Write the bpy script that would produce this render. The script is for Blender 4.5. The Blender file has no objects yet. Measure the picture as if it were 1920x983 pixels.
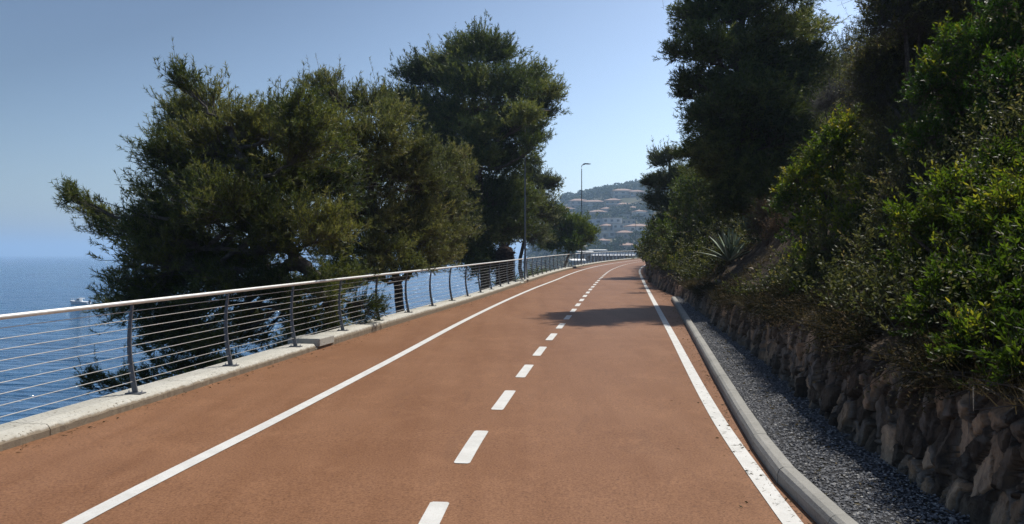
import bpy, math, random
import numpy as np
R = math.radians
scene = bpy.context.scene
COL = scene.collection
CAMZ = 1.79
F = 1390.0
SEA_Z = -14.5

# ------------------------------------------------------------------ helpers
def tag(o, label=None, cat=None, group=None, kind=None):
    if label: o['label'] = label
    if cat: o['category'] = cat
    if group: o['group'] = group
    if kind: o['kind'] = kind
    return o

def empty(name, loc):
    o = bpy.data.objects.new(name, None); COL.objects.link(o); o.location = loc
    o.empty_display_size = .2
    return o

class MB:
    def __init__(s): s.v = []; s.f = []; s.a = []; s.n = 0
    def add(s, v, f, var=0.5):
        v = np.asarray(v, np.float64).reshape(-1, 3); f = np.asarray(f, np.int64)
        s.v.append(v); s.f.append(f + s.n); s.n += len(v)
        s.a.append(np.broadcast_to(np.asarray(var, np.float64), (len(v),)))
    def box(s, c, size, rz=0.0, var=.5):
        c = np.array(c, float); h = np.array(size, float) / 2
        q = np.array([[-1,-1,-1],[1,-1,-1],[1,1,-1],[-1,1,-1],[-1,-1,1],[1,-1,1],[1,1,1],[-1,1,1]], float) * h
        cz, sz = math.cos(rz), math.sin(rz)
        q = np.stack([q[:,0]*cz - q[:,1]*sz, q[:,0]*sz + q[:,1]*cz, q[:,2]], 1) + c
        s.add(q, [[0,3,2,1],[4,5,6,7],[0,1,5,4],[1,2,6,5],[2,3,7,6],[3,0,4,7]], var)
    def tube(s, pts, rad, sides=8, cap=True, var=.5):
        pts = np.asarray(pts, float); n = len(pts)
        rad = np.broadcast_to(np.asarray(rad, float), (n,))
        t = np.gradient(pts, axis=0); t /= np.linalg.norm(t, axis=1)[:, None] + 1e-12
        ref = np.array([0, 0, 1.0]) if abs(t[:, 2]).mean() < .8 else np.array([1.0, 0, 0])
        a = np.cross(t, ref); a /= np.linalg.norm(a, axis=1)[:, None] + 1e-12
        b = np.cross(t, a)
        ang = np.arange(sides) * 2 * math.pi / sides
        v = pts[:, None] + rad[:, None, None] * (np.cos(ang)[None, :, None] * a[:, None] + np.sin(ang)[None, :, None] * b[:, None])
        i = np.arange(n - 1)[:, None] * sides; j = np.arange(sides)[None]; k = (j + 1) % sides
        f = np.stack([i + j, i + k, i + sides + k, i + sides + j], -1).reshape(-1, 4)
        s.add(v.reshape(-1, 3), f, var)
        if cap:
            base = s.n - n * sides
            s.f.append(np.array([list(range(base, base + sides))]))
            s.f.append(np.array([list(range(s.n - sides, s.n))[::-1]]))
    def twigs(s, p0, p1, r0, r1, var=.5):
        """many straight three-sided tapering sticks"""
        n = len(p0)
        if n == 0: return
        t = p1 - p0; t /= np.linalg.norm(t, axis=1)[:, None] + 1e-9
        ref = np.where(np.abs(t[:, 2:3]) < .8, np.array([[0, 0, 1.0]]), np.array([[1.0, 0, 0]]))
        a = np.cross(t, ref); a /= np.linalg.norm(a, axis=1)[:, None] + 1e-9
        b = np.cross(t, a)
        v = []
        for p, r in ((p0, r0), (p1, r1)):
            for k in range(3):
                c, d = math.cos(k * 2.0944), math.sin(k * 2.0944)
                v.append(p + r * (c * a + d * b))
        v = np.stack(v, 1)
        o = (np.arange(n) * 6)[:, None, None]
        f = (np.array([[0,1,4,3],[1,2,5,4],[2,0,3,5]])[None] + o).reshape(-1, 4)
        s.add(v.reshape(-1, 3), f, var)
    def build(s, name, m, parent=None, smooth=False, loc=None):
        v = np.concatenate(s.v)
        if loc is not None: v = v - np.array(loc)
        me = bpy.data.meshes.new(name)
        me.vertices.add(len(v)); me.vertices.foreach_set('co', v.astype(np.float32).ravel())
        idx = np.concatenate([f.ravel() for f in s.f])
        tot = np.concatenate([np.full(len(f), f.shape[1]) for f in s.f])
        st = np.concatenate([[0], np.cumsum(tot)[:-1]])
        me.loops.add(len(idx)); me.loops.foreach_set('vertex_index', idx.astype(np.int32))
        me.polygons.add(len(tot)); me.polygons.foreach_set('loop_start', st.astype(np.int32))
        me.polygons.foreach_set('loop_total', tot.astype(np.int32))
        me.polygons.foreach_set('use_smooth', np.full(len(tot), bool(smooth)))
        at = me.attributes.new('var', 'FLOAT', 'POINT')
        at.data.foreach_set('value', np.concatenate(s.a).astype(np.float32))
        me.update(calc_edges=True); me.validate()
        me.materials.append(m)
        o = bpy.data.objects.new(name, me); COL.objects.link(o)
        if parent is not None: o.parent = parent
        return o

def curve(pts):
    p = np.array(pts, float); x, y = p[:, 0], p[:, 1]
    h = np.diff(x); dl = np.diff(y) / h
    m = np.empty(len(x)); m[0] = dl[0]; m[-1] = dl[-1]
    m[1:-1] = (dl[:-1] * h[1:] + dl[1:] * h[:-1]) / (h[1:] + h[:-1])
    def f(t):
        t = np.asarray(t, float)
        i = np.clip(np.searchsorted(x, t) - 1, 0, len(x) - 2)
        u = (t - x[i]) / h[i]; uc = np.clip(u, 0, 1)
        a = y[i]*(2*uc**3-3*uc**2+1) + m[i]*h[i]*(uc**3-2*uc**2+uc) + y[i+1]*(-2*uc**3+3*uc**2) + m[i+1]*h[i]*(uc**3-uc**2)
        return a + (u - uc) * h[i] * np.where(u < 0, m[i], m[i+1])
    return f

def vnoise(x, y, seed=0):
    """smooth 2D value noise 0..1"""
    def hsh(i, j):
        n = (i * 374761393 + j * 668265263 + seed * 974711) & 0x7fffffff
        n = ((n ^ (n >> 13)) * 1274126177) & 0x7fffffff
        return ((n ^ (n >> 16)) & 0xffff) / 65535.0
    x = np.asarray(x, float); y = np.asarray(y, float)
    i = np.floor(x).astype(np.int64); j = np.floor(y).astype(np.int64)
    u = x - i; v = y - j; u = u*u*(3-2*u); v = v*v*(3-2*v)
    return (hsh(i,j)*(1-u)+hsh(i+1,j)*u)*(1-v) + (hsh(i,j+1)*(1-u)+hsh(i+1,j+1)*u)*v
def fbm(x, y, seed=0, o=4):
    r = 0; a = .5
    for k in range(o): r = r + a * (vnoise(x * 2**k, y * 2**k, seed + k) - .5); a *= .5
    return r

def grid_faces(n, m):
    i = np.arange(n - 1)[:, None] * m; j = np.arange(m - 1)[None]
    return np.stack([i + j, i + j + 1, i + m + j + 1, i + m + j], -1).reshape(-1, 4)

def px(x, y, d):                       # photograph direction + distance -> point in the place
    return np.array([(x - 960) / F * d, d, CAMZ - (y - 477) / F * d])

def unit(v): return v / (np.linalg.norm(v, axis=-1, keepdims=True) + 1e-9)

# ------------------------------------------------------------------ materials
def newmat(name):
    m = bpy.data.materials.new(name); m.use_nodes = True
    nt = m.node_tree; nt.nodes.clear()
    return m, nt, nt.nodes, nt.links
def out(nt, sh, sock='Surface'):
    o = nt.nodes.new('ShaderNodeOutputMaterial'); nt.links.new(sh, o.inputs[sock]); return o
def ramp(nt, fac, stops):
    r = nt.nodes.new('ShaderNodeValToRGB')
    e = r.color_ramp.elements
    while len(e) < len(stops): e.new(.5)
    for k, (p, c) in enumerate(stops):
        e[k].position = p; e[k].color = (*c, 1) if len(c) == 3 else c
    nt.links.new(fac, r.inputs[0]); return r.outputs[0]
def noise(nt, scale, detail=4, rough=.55, vec=None, dist=0):
    n = nt.nodes.new('ShaderNodeTexNoise'); n.inputs['Scale'].default_value = scale
    n.inputs['Detail'].default_value = detail; n.inputs['Roughness'].default_value = rough
    n.inputs['Distortion'].default_value = dist
    if vec is not None: nt.links.new(vec, n.inputs['Vector'])
    return n.outputs['Fac']
def objco(nt, scale=(1, 1, 1)):
    c = nt.nodes.new('ShaderNodeTexCoord'); mp = nt.nodes.new('ShaderNodeMapping')
    mp.inputs['Scale'].default_value = scale
    nt.links.new(c.outputs['Object'], mp.inputs['Vector']); return mp.outputs['Vector']
def mix(nt, fac, a, b, mode='MIX'):
    m = nt.nodes.new('ShaderNodeMix'); m.data_type = 'RGBA'; m.blend_type = mode
    for k, v in ((0, fac), (6, a), (7, b)):
        if isinstance(v, (int, float)): m.inputs[k].default_value = v
        elif isinstance(v, tuple): m.inputs[k].default_value = (*v, 1)
        else: nt.links.new(v, m.inputs[k])
    return m.outputs[2]
def bump(nt, h, strength=.3, dist=.02):
    b = nt.nodes.new('ShaderNodeBump'); b.inputs['Strength'].default_value = strength
    b.inputs['Distance'].default_value = dist; nt.links.new(h, b.inputs['Height']); return b.outputs[0]
def principled(nt, col, rough=.6, metal=0, nrm=None, spec=.4):
    p = nt.nodes.new('ShaderNodeBsdfPrincipled')
    if isinstance(col, tuple): p.inputs['Base Color'].default_value = (*col, 1)
    else: nt.links.new(col, p.inputs['Base Color'])
    if isinstance(rough, (int, float)): p.inputs['Roughness'].default_value = rough
    else: nt.links.new(rough, p.inputs['Roughness'])
    p.inputs['Metallic'].default_value = metal; p.inputs['Specular IOR Level'].default_value = spec
    if nrm is not None: nt.links.new(nrm, p.inputs['Normal'])
    return p.outputs[0]
def attr(nt, name='var'):
    a = nt.nodes.new('ShaderNodeAttribute'); a.attribute_name = name; return a.outputs['Fac']

def mat_simple(name, c1, c2, scale=6, rough=.7, metal=0, bs=.2, bd=.01, spec=.35, detail=5):
    m, nt, N, L = newmat(name)
    v = objco(nt); n = noise(nt, scale, detail, .6, v)
    col = ramp(nt, n, [(.3, c1), (.7, c2)])
    out(nt, principled(nt, col, rough, metal, bump(nt, noise(nt, scale * 6, 3, .6, v), bs, bd), spec)); return m

def mat_leaf(name, stops, trans=.35, rough=.45, tcol=(1.0, 1.0, .45), spec=.25):
    m, nt, N, L = newmat(name)
    big = noise(nt, 1.3, 2, .5, objco(nt))
    a = attr(nt)
    mm = N.new('ShaderNodeMath'); mm.operation = 'MULTIPLY_ADD'; L.new(big, mm.inputs[0])
    mm.inputs[1].default_value = .5; L.new(a, mm.inputs[2])
    m2 = N.new('ShaderNodeMath'); m2.operation = 'SUBTRACT'; L.new(mm.outputs[0], m2.inputs[0]); m2.inputs[1].default_value = .25
    col = ramp(nt, m2.outputs[0], stops)
    p = principled(nt, col, rough, 0, None, spec)
    t = N.new('ShaderNodeBsdfTranslucent'); L.new(mix(nt, 1.0, col, tcol, 'MULTIPLY'), t.inputs[0])
    ms = N.new('ShaderNodeMixShader'); ms.inputs[0].default_value = trans
    L.new(p, ms.inputs[1]); L.new(t.outputs[0], ms.inputs[2]); out(nt, ms.outputs[0]); return m

def mat_road():
    m, nt, N, L = newmat('red_asphalt'); v = objco(nt)
    big = noise(nt, .35, 4, .6, v); mid = noise(nt, 2.2, 6, .65, v); fine = noise(nt, 60, 4, .75, v)
    streak = noise(nt, 1.0, 5, .6, objco(nt, (2.2, .22, 1)))
    col = ramp(nt, big, [(.35, (.176, .085, .043)), (.65, (.208, .106, .057))])
    col = mix(nt, ramp(nt, streak, [(.45, (0, 0, 0)), (.68, (.8, .8, .8))]), col, (.158, .074, .036))
    col = mix(nt, ramp(nt, mid, [(.5, (0, 0, 0)), (.75, (.6, .6, .6))]), col, (.245, .125, .066))
    col = mix(nt, ramp(nt, noise(nt, 14, 2, .5, v), [(.66, (0, 0, 0)), (.74, (.35, .35, .35))]), col, (.085, .043, .028))
    col = mix(nt, ramp(nt, noise(nt, .9, 3, .5, objco(nt, (1.6, .5, 1)), 1.5), [(.64, (0, 0, 0)), (.67, (.16, .16, .16)), (.74, (.06, .06, .06))]), col, (.09, .05, .032))
    sp = ramp(nt, fine, [(.32, (.50, .46, .44)), (.5, (1, 1, 1)), (.70, (1.4, 1.4, 1.38))])
    col = mix(nt, 1.0, col, sp, 'MULTIPLY')
    p = principled(nt, col, .6, 0, bump(nt, noise(nt, 130, 2, .6, v), .3, .004), .12)
    p.node.inputs['Sheen Weight'].default_value = .0; p.node.inputs['Sheen Roughness'].default_value = .45
    p.node.inputs['Sheen Tint'].default_value = (1, .74, .56, 1)
    out(nt, p); return m

def mat_paint():
    m, nt, N, L = newmat('white_road_paint'); v = objco(nt)
    col = ramp(nt, noise(nt, 5, 5, .65, v), [(.3, (.47, .465, .44)), (.6, (.56, .555, .53))])
    col = mix(nt, ramp(nt, noise(nt, 70, 3, .7, v), [(.55, (0, 0, 0)), (.68, (.42, .42, .42))]), col, (.34, .25, .20))
    out(nt, principled(nt, col, .65, 0, bump(nt, noise(nt, 150, 2, .6, v), .4, .004), .3)); return m

def mat_concrete(name, c1, c2, dirt=(.2, .18, .15), foot=None):
    m, nt, N, L = newmat(name); v = objco(nt)
    col = ramp(nt, noise(nt, 2.5, 6, .65, v), [(.3, c1), (.7, c2)])
    col = mix(nt, ramp(nt, noise(nt, 22, 4, .65, v), [(.56, (0, 0, 0)), (.72, (.6, .6, .6))]), col, dirt)
    col = mix(nt, ramp(nt, noise(nt, 110, 2, .6, v), [(.62, (0, 0, 0)), (.7, (.5, .5, .5))]), col, dirt)
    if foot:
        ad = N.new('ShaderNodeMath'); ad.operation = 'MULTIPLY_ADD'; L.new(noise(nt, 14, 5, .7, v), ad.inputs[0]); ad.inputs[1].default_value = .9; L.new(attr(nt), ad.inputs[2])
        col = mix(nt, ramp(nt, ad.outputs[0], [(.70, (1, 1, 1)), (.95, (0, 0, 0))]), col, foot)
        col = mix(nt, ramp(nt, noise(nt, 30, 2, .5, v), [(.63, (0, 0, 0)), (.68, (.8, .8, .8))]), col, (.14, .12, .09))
    h = noise(nt, 40, 5, .7, v)
    out(nt, principled(nt, col, .9, 0, bump(nt, h, .5, .012), .2)); return m

def mat_sea():
    m, nt, N, L = newmat('sea_water')
    c = N.new('ShaderNodeTexCoord')
    def wave(sx, sy, scale, detail, rz):
        mp = N.new('ShaderNodeMapping'); mp.inputs['Scale'].default_value = (sx, sy, 1)
        mp.inputs['Rotation'].default_value = (0, 0, rz); L.new(c.outputs['Object'], mp.inputs['Vector'])
        return noise(nt, scale, detail, .6, mp.outputs['Vector'], .4)
    w1 = wave(.35, 1, .55, 5, .3); w2 = wave(.5, 1, .11, 3, -.2); w3 = wave(.2, 1, .012, 4, .1)
    add = N.new('ShaderNodeMath'); add.operation = 'MULTIPLY_ADD'; L.new(w2, add.inputs[0]); add.inputs[1].default_value = 2.0; L.new(w1, add.inputs[2])
    nb = bump(nt, add.outputs[0], 1.0, 2.6)
    col = ramp(nt, w3, [(.35, (.003, .058, .145)), (.65, (.006, .088, .200))])
    out(nt, principled(nt, col, .08, 0, nb, .5)); return m

def mat_rock(name, stops):
    m, nt, N, L = newmat(name); v = objco(nt)
    col = ramp(nt, attr(nt), stops)
    st = noise(nt, 5, 6, .7, objco(nt, (3, 3, .8)))
    col = mix(nt, 1.0, col, ramp(nt, st, [(.3, (.45, .45, .47)), (.5, (.95, .93, .9)), (.75, (1.5, 1.4, 1.25))]), 'MULTIPLY')
    col = mix(nt, ramp(nt, noise(nt, 9, 4, .6, v), [(.58, (0, 0, 0)), (.68, (.5, .5, .5))]), col, (.16, .15, .13))
    out(nt, principled(nt, col, .9, 0, bump(nt, noise(nt, 22, 6, .65, objco(nt, (2, 2, 1.4))), .7, .02), .2)); return m

def mat_soil(name, c1, c2, c3, sc=1.0):
    m, nt, N, L = newmat(name); v = objco(nt)
    col = ramp(nt, noise(nt, 1.6 * sc, 7, .7, v), [(.3, c1), (.52, c2), (.7, c3)])
    out(nt, principled(nt, col, .95, 0, bump(nt, noise(nt, 9 * sc, 8, .75, v), 1.0, .12), .1)); return m

def mat_var(name, stops, rough=.9, spec=.2):
    m, nt, N, L = newmat(name)
    out(nt, principled(nt, ramp(nt, attr(nt), stops), rough, 0, None, spec)); return m

M = {}
M['road'] = mat_road(); M['paint'] = mat_paint()
M['kerb'] = mat_concrete('kerb_concrete', (.22, .215, .195), (.31, .30, .275), (.13, .12, .105))
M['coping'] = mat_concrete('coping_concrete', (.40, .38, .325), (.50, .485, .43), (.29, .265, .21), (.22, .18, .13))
M['slab'] = mat_concrete('slab_concrete', (.32, .31, .28), (.42, .41, .36), (.17, .16, .14))
M['sea'] = mat_sea()
M['steel'] = mat_simple('brushed_steel', (.60, .59, .56), (.70, .69, .66), 8, .5, .5, .06, .002)
M['wire'] = mat_simple('wire_steel', (.36, .345, .32), (.46, .44, .41), 8, .45, .5, .05, .002)
M['postpaint'] = mat_simple('post_grey_paint', (.10, .105, .115), (.14, .148, .16), 14, .5, .2, .15, .003)
M['lamp'] = mat_simple('lamp_grey_metal', (.11, .12, .13), (.15, .16, .17), 6, .5, .3, .05, .002)
M['dark'] = mat_simple('dark_metal', (.03, .03, .035), (.05, .05, .055), 6, .5, .2)
M['bark'] = mat_soil('pine_bark', (.055, .040, .030), (.12, .095, .075), (.22, .19, .165), 4)
M['barkgrey'] = mat_soil('grey_bark', (.08, .07, .06), (.17, .155, .14), (.30, .28, .25), 4)
M['soil'] = mat_soil('bank_soil', (.040, .031, .023), (.085, .064, .046), (.20, .15, .105), 1.2)
M['slope'] = mat_soil('slope_soil', (.030, .030, .018), (.065, .055, .035), (.12, .10, .07), .5)
M['gravelbed'] = mat_soil('gravel_bed', (.08, .082, .09), (.13, .132, .14), (.19, .19, .195), 14)
M['gravel'] = mat_var('gravel_stones', [(0, (.10, .102, .11)), (.55, (.165, .168, .178)), (.85, (.235, .235, .24)), (1, (.40, .39, .365))], .85)
M['wallrock'] = mat_rock('wall_rock', [(0, (.05, .042, .035)), (.3, (.12, .095, .072)), (.5, (.19, .175, .155)), (.7, (.25, .18, .12)), (1, (.45, .34, .24))])
M['rock'] = mat_rock('loose_rock', [(0, (.16, .13, .10)), (1, (.34, .29, .23))])
PINE = [(0, (.036, .055, .018)), (.4, (.085, .112, .034)), (.7, (.15, .168, .052)), (1, (.25, .24, .08))]
M['pine'] = mat_leaf('pine_needles', PINE, .42, .5, (1, 1, .5))
M['pineolive'] = mat_leaf('olive_pine_needles', [(0, (.055, .070, .028)), (.4, (.125, .145, .054)), (.7, (.20, .21, .080)), (1, (.30, .27, .12))], .40, .5, (1, 1, .5))
M['pinedark'] = mat_leaf('dark_pine_needles', [(0, (.036, .056, .020)), (.5, (.092, .122, .038)), (.8, (.15, .18, .055)), (1, (.24, .25, .085))], .40, .5, (1, 1, .5))
M['pinegreen'] = mat_leaf('fresh_pine_needles', [(0, (.040, .075, .014)), (.5, (.090, .140, .026)), (1, (.19, .23, .045))], .4, .5, (1, 1, .45))
M['pinegrey'] = mat_leaf('greyish_pine_needles', [(0, (.045, .062, .034)), (.5, (.095, .118, .056)), (1, (.18, .20, .10))], .36, .5, (1, 1, .6))
M['lentisk'] = mat_leaf('bright_leaves', [(0, (.026, .052, .012)), (.4, (.060, .108, .018)), (.7, (.125, .185, .028)), (.84, (.27, .29, .045)), (1, (.36, .32, .07))], .52, .45, (1, 1, .35), .18)
M['lentisk2'] = mat_leaf('green_leaves', [(0, (.018, .048, .010)), (.5, (.040, .092, .015)), (.85, (.085, .145, .022)), (1, (.22, .23, .04))], .50, .45, (1, 1, .35), .18)
M['yellowgreen'] = mat_leaf('yellow_green_leaves', [(0, (.036, .072, .013)), (.45, (.095, .155, .020)), (.75, (.18, .22, .030)), (1, (.34, .28, .05))], .50, .45, (1, 1, .35), .18)
M['dullleaf'] = mat_leaf('dull_brown_green_leaves', [(0, (.022, .030, .014)), (.5, (.098, .112, .044)), (.85, (.165, .162, .072)), (1, (.25, .20, .11))], .40, .55, (1, 1, .55))
M['darkleaf'] = mat_leaf('dark_leaves', [(0, (.016, .030, .010)), (.5, (.070, .108, .030)), (.85, (.13, .175, .048)), (1, (.20, .22, .07))], .40, .5, (1, 1, .5))
M['dryleaf'] = mat_leaf('dry_brown_leaves', [(0, (.06, .04, .025)), (.5, (.14, .095, .06)), (1, (.27, .19, .12))], .25, .7, (1, .9, .7), .1)
M['trail'] = mat_leaf('trailing_leaves', [(0, (.022, .026, .013)), (.5, (.060, .055, .030)), (.8, (.11, .085, .052)), (1, (.19, .14, .09))], .28, .7, (1, .95, .6), .1)
M['greyleaf'] = mat_leaf('grey_dry_leaves', [(0, (.06, .056, .055)), (.5, (.12, .112, .115)), (1, (.22, .205, .21))], .2, .7, (1, 1, .95), .1)
M['straw'] = mat_leaf('dry_grass_blades', [(0, (.035, .032, .016)), (.4, (.075, .062, .034)), (.8, (.15, .12, .068)), (1, (.26, .21, .12))], .3, .7, (1, .95, .7), .1)
M['agave'] = mat_leaf('agave_leaf', [(0, (.10, .14, .11)), (.5, (.18, .23, .17)), (1, (.34, .37, .24))], .06, .5, (1, 1, .6), .3)
M['farwood'] = mat_leaf('far_foliage', [(0, (.012, .026, .012)), (.4, (.026, .044, .016)), (.75, (.055, .075, .028)), (1, (.09, .11, .042))], .2, .6)
M['hill'] = mat_soil('hill_ground', (.045, .05, .025), (.09, .085, .05), (.17, .145, .10), .04)
M['tile'] = mat_simple('terracotta_tiles', (.23, .15, .115), (.30, .20, .155), .6, .85, 0, .3, .05)
M['cream'] = mat_simple('cream_render', (.33, .29, .24), (.40, .36, .30), .5, .85)
M['ochre'] = mat_simple('ochre_render', (.30, .22, .15), (.36, .28, .19), .5, .85)
M['whitewall'] = mat_simple('white_render', (.42, .42, .41), (.50, .50, .48), .5, .85)
M['pinkwall'] = mat_simple('pink_render', (.30, .21, .18), (.36, .26, .22), .5, .85)
M['shutter'] = mat_simple('dark_window', (.03, .035, .04), (.06, .065, .07), 2, .3)
M['whitepaint'] = mat_simple('white_gelcoat', (.74, .74, .73), (.80, .80, .79), 1, .35)
M['bluepaint'] = mat_simple('blue_stripe_paint', (.04, .07, .20), (.05, .09, .24), 1, .4)
M['canvas'] = mat_simple('white_canvas', (.72, .72, .71), (.80, .80, .78), 1.5, .85)
M['bluegrey'] = mat_simple('blue_grey_panel', (.12, .17, .23), (.17, .22, .29), 1.5, .6)
M['fibre'] = mat_soil('palm_fibre', (.016, .011, .010), (.04, .026, .022), (.10, .065, .05), 5)
M['skinplastic'] = mat_simple('black_engine_cover', (.02, .02, .022), (.03, .03, .033), 3, .4)

# ------------------------------------------------------------------ alignments (y = distance ahead, value = x)
KERB = curve([(-30,-10.5),(-8,-6.7),(0,-5.45),(6.43,-4.46),(9.1,-4.0),(16.3,-2.75),(22.6,-1.55),(37.4,.9),(48.8,2.85),(67.2,6.7),(85.8,11.6),(97,15.1),(110,20),(135,32.5),(150,42),(170,57)])
LEFT = curve([(-30,-6.0),(-8,-3.55),(0,-3.1),(4.95,-2.81),(7.43,-2.46),(10.9,-2.0),(17.4,-1.2),(31.9,1.0),(38.6,2.2),(48,3.8),(59.2,6.0),(73.2,9.4),(85,12.8),(97,16.6),(117,25.2),(137,36),(170,59)])
MID = curve([(-30,-2.2),(-8,-.95),(0,-.75),(2,-.68),(4.95,-.52),(6.62,-.36),(8.58,-.1),(10.6,.18),(12.6,.47),(16.6,1.09),(32.3,3.5),(45,5.55),(55,7.3),(66,9.6),(76,12.0),(88,15.5),(100,19.6),(120,28.5),(140,40),(170,62)])
RIGHT = curve([(-30,.6),(-8,1.1),(0,1.45),(4.785,1.81),(5.92,1.925),(7.5,2.11),(8.89,2.305),(10.72,2.58),(14.1,3.1),(19.4,3.9),(32.9,5.95),(42.9,7.5),(54,9.3),(66,11.7),(76,14.2),(88,17.8),(100,22),(120,31),(140,42.6),(170,65)])
RKERB = curve([(-30,1.6),(-8,1.95),(0,1.96),(4.775,1.97),(5.25,1.985),(5.97,2.05),(6.69,2.155),(8.13,2.40),(10.4,2.80),(15.75,3.75),(25.4,5.43),(30,6.2)])
WALL = curve([(-30,2.4),(-8,2.75),(0,2.82),(5.2,2.9),(7,3.08),(10.8,3.7),(14.8,4.22),(18.8,4.8),(25.4,5.75),(33,6.45),(43,7.98),(54,9.75),(66,12.2),(76,14.7),(88,18.3),(100,22.5),(120,31.5),(140,43.1),(170,65.5)])
def zr(d): return .0108 * np.asarray(d, float)
def frame(cv, d):
    d = np.asarray(d, float); s = (cv(d + .2) - cv(d - .2)) / .4
    n = np.sqrt(1 + s * s); return cv(d), s / n, 1 / n        # x, tx, ty ; right normal = (ty, -tx)
def off(cv, d, u):
    x, tx, ty = frame(cv, d); return x + u * ty, np.asarray(d, float) - u * tx

def strip(name, rows, m, lab=None, cat=None, kind='structure', smooth=True):
    """rows: list of (x,y,z) arrays of the same length, joined side by side"""
    g = np.stack([np.stack(np.broadcast_arrays(*r), 1) for r in rows], 1)
    n, k = g.shape[:2]
    b = MB(); b.add(g.reshape(-1, 3), grid_faces(n, k))
    return tag(b.build(name, m, None, smooth), lab, cat, None, kind)

# ------------------------------------------------------------------ road, markings, gravel bed
ds = np.concatenate([np.arange(-25, 30, .5), np.arange(30, 165, 1.5)])
rows = []
kx, wx = KERB(ds) - .1, WALL(ds) + .3
for t in np.linspace(0, 1, 9):
    rows.append((kx + (wx - kx) * t, ds, zr(ds)))
strip('road', rows, M['road'], 'terracotta coloured cycle path curving right along the coast', 'cycle path')

def line_mark(cv, w, lo, hi, name, lab, group=None, step=.25):
    d = np.arange(lo, hi + 1e-6, step if hi < 60 else .5)
    a, b_ = off(cv, d, -w/2), off(cv, d, w/2)
    return strip(name, [(a[0], a[1], zr(a[1]) + .005), (b_[0], b_[1], zr(b_[1]) + .005)], M['paint'], lab, 'road marking')
line_mark(LEFT, .135, -20, 160, 'edge_line', 'continuous white edge line on the railing side of the path')
line_mark(RIGHT, .135, -20, 160, 'edge_line', 'continuous white edge line beside the stone wall')
rng = np.random.default_rng(3)
d0 = 4.1 - 2.0 * 5
k = 0
while d0 + 2.0 * k < 120:
    a = d0 + 2.0 * k; k += 1
    d = np.linspace(a, a + 1.08, 7)
    rws = []
    for u in (-.068, -.05, .05, .068):
        ins = .02 if abs(u) > .06 else 0
        dd = np.clip(d, a + ins, a + 1.08 - ins)
        x, y = off(MID, dd, u); rws.append((x, y, zr(y) + .005))
    o = strip('centre_dash', rws, M['paint'], 'short white dash in the broken centre line of the path', 'road marking')
    o['group'] = 'dashes of the broken centre line'

# right kerb: one stone after another
d = 25.4; ks = []
seg = list(np.arange(-9.4, 25.5, 1.0))
for i in range(len(seg) - 1):
    a, e = seg[i] + .004, seg[i + 1] - .004
    b = MB(); prof = [(-.005, -.05), (-.005, .075), (.012, .108), (.04, .125), (.115, .125), (.125, .118), (.125, -.05)]
    dd = np.array([a, e]); g = []
    xa, ya = RKERB(a), a; xe, ye = RKERB(e), e
    tx, ty = xe - xa, ye - ya; n = math.hypot(tx, ty); nx, ny = ty / n, -tx / n
    dz = rng.uniform(-.0015, .0015); du = rng.uniform(-.003, .003)
    for (qx, qy) in ((xa, ya), (xe, ye)):
        for (u, h) in prof: g.append((qx + (u + du) * nx, qy + (u + du) * ny, float(zr(qy)) + h + dz))
    m_ = len(prof); f = [[j, j + 1, j + 1 + m_, j + m_] for j in range(m_ - 1)]
    b.add(g, f); b.f.append(np.array([list(range(m_))[::-1]])); b.f.append(np.array([list(range(m_, 2 * m_))]))
    o = b.build('kerb_stone', M['kerb']); o['kind'] = 'structure'
    o['label'] = 'grey concrete kerb stone between the path and the gravel'; o['category'] = 'kerb'; o['group'] = 'kerb stones along the gravel'
ds2 = np.arange(-12, 25.6, .25)
gx0 = RKERB(ds2) + .12; gx1 = WALL(ds2) + .25
rows = [(gx0 + (gx1 - gx0) * t, ds2, zr(ds2) + .055 + .03 * t + .02 * fbm(ds2 * 1.5, ds2 * 0 + t * 3, 4)) for t in np.linspace(0, 1, 7)]
strip('gravel_bed', rows, M['gravelbed'], 'dark grey strip of gravel at the foot of the wall', 'gravel strip')
# loose stones on it
n = 34000
gd = 2.5 + 23 * rng.random(n) ** 1.6
t = rng.random(n)
x0 = RKERB(gd) + .16; x1 = WALL(gd) + .08
P = np.stack([x0 + (x1 - x0) * t, gd, zr(gd) + .062 + .03 * t], 1)
keep = x1 > x0; P = P[keep]; n = len(P)
sz = rng.uniform(.005, .014, n) * (1 + .4 * (rng.random(n) > .95))
octv = np.array([[1,0,0],[-1,0,0],[0,1,0],[0,-1,0],[0,0,.6],[0,0,-.5]], float)
octf = np.array([[0,2,4],[2,1,4],[1,3,4],[3,0,4],[2,0,5],[1,2,5],[3,1,5],[0,3,5]])
ang = rng.random(n) * 6.28
V = octv[None] * rng.uniform(.6, 1.3, (n, 6, 1)) * sz[:, None, None]
V = np.stack([V[...,0]*np.cos(ang)[:,None]-V[...,1]*np.sin(ang)[:,None], V[...,0]*np.sin(ang)[:,None]+V[...,1]*np.cos(ang)[:,None], V[...,2]], -1) + P[:, None]
b = MB(); b.add(V.reshape(-1, 3), (octf[None] + (np.arange(n) * 6)[:, None, None]).reshape(-1, 3), np.repeat(rng.random(n) ** 1.3, 6))
tag(b.build('gravel', M['gravel']), 'loose dark crushed stones covering the strip beside the kerb', 'gravel', None, 'stuff')

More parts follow.
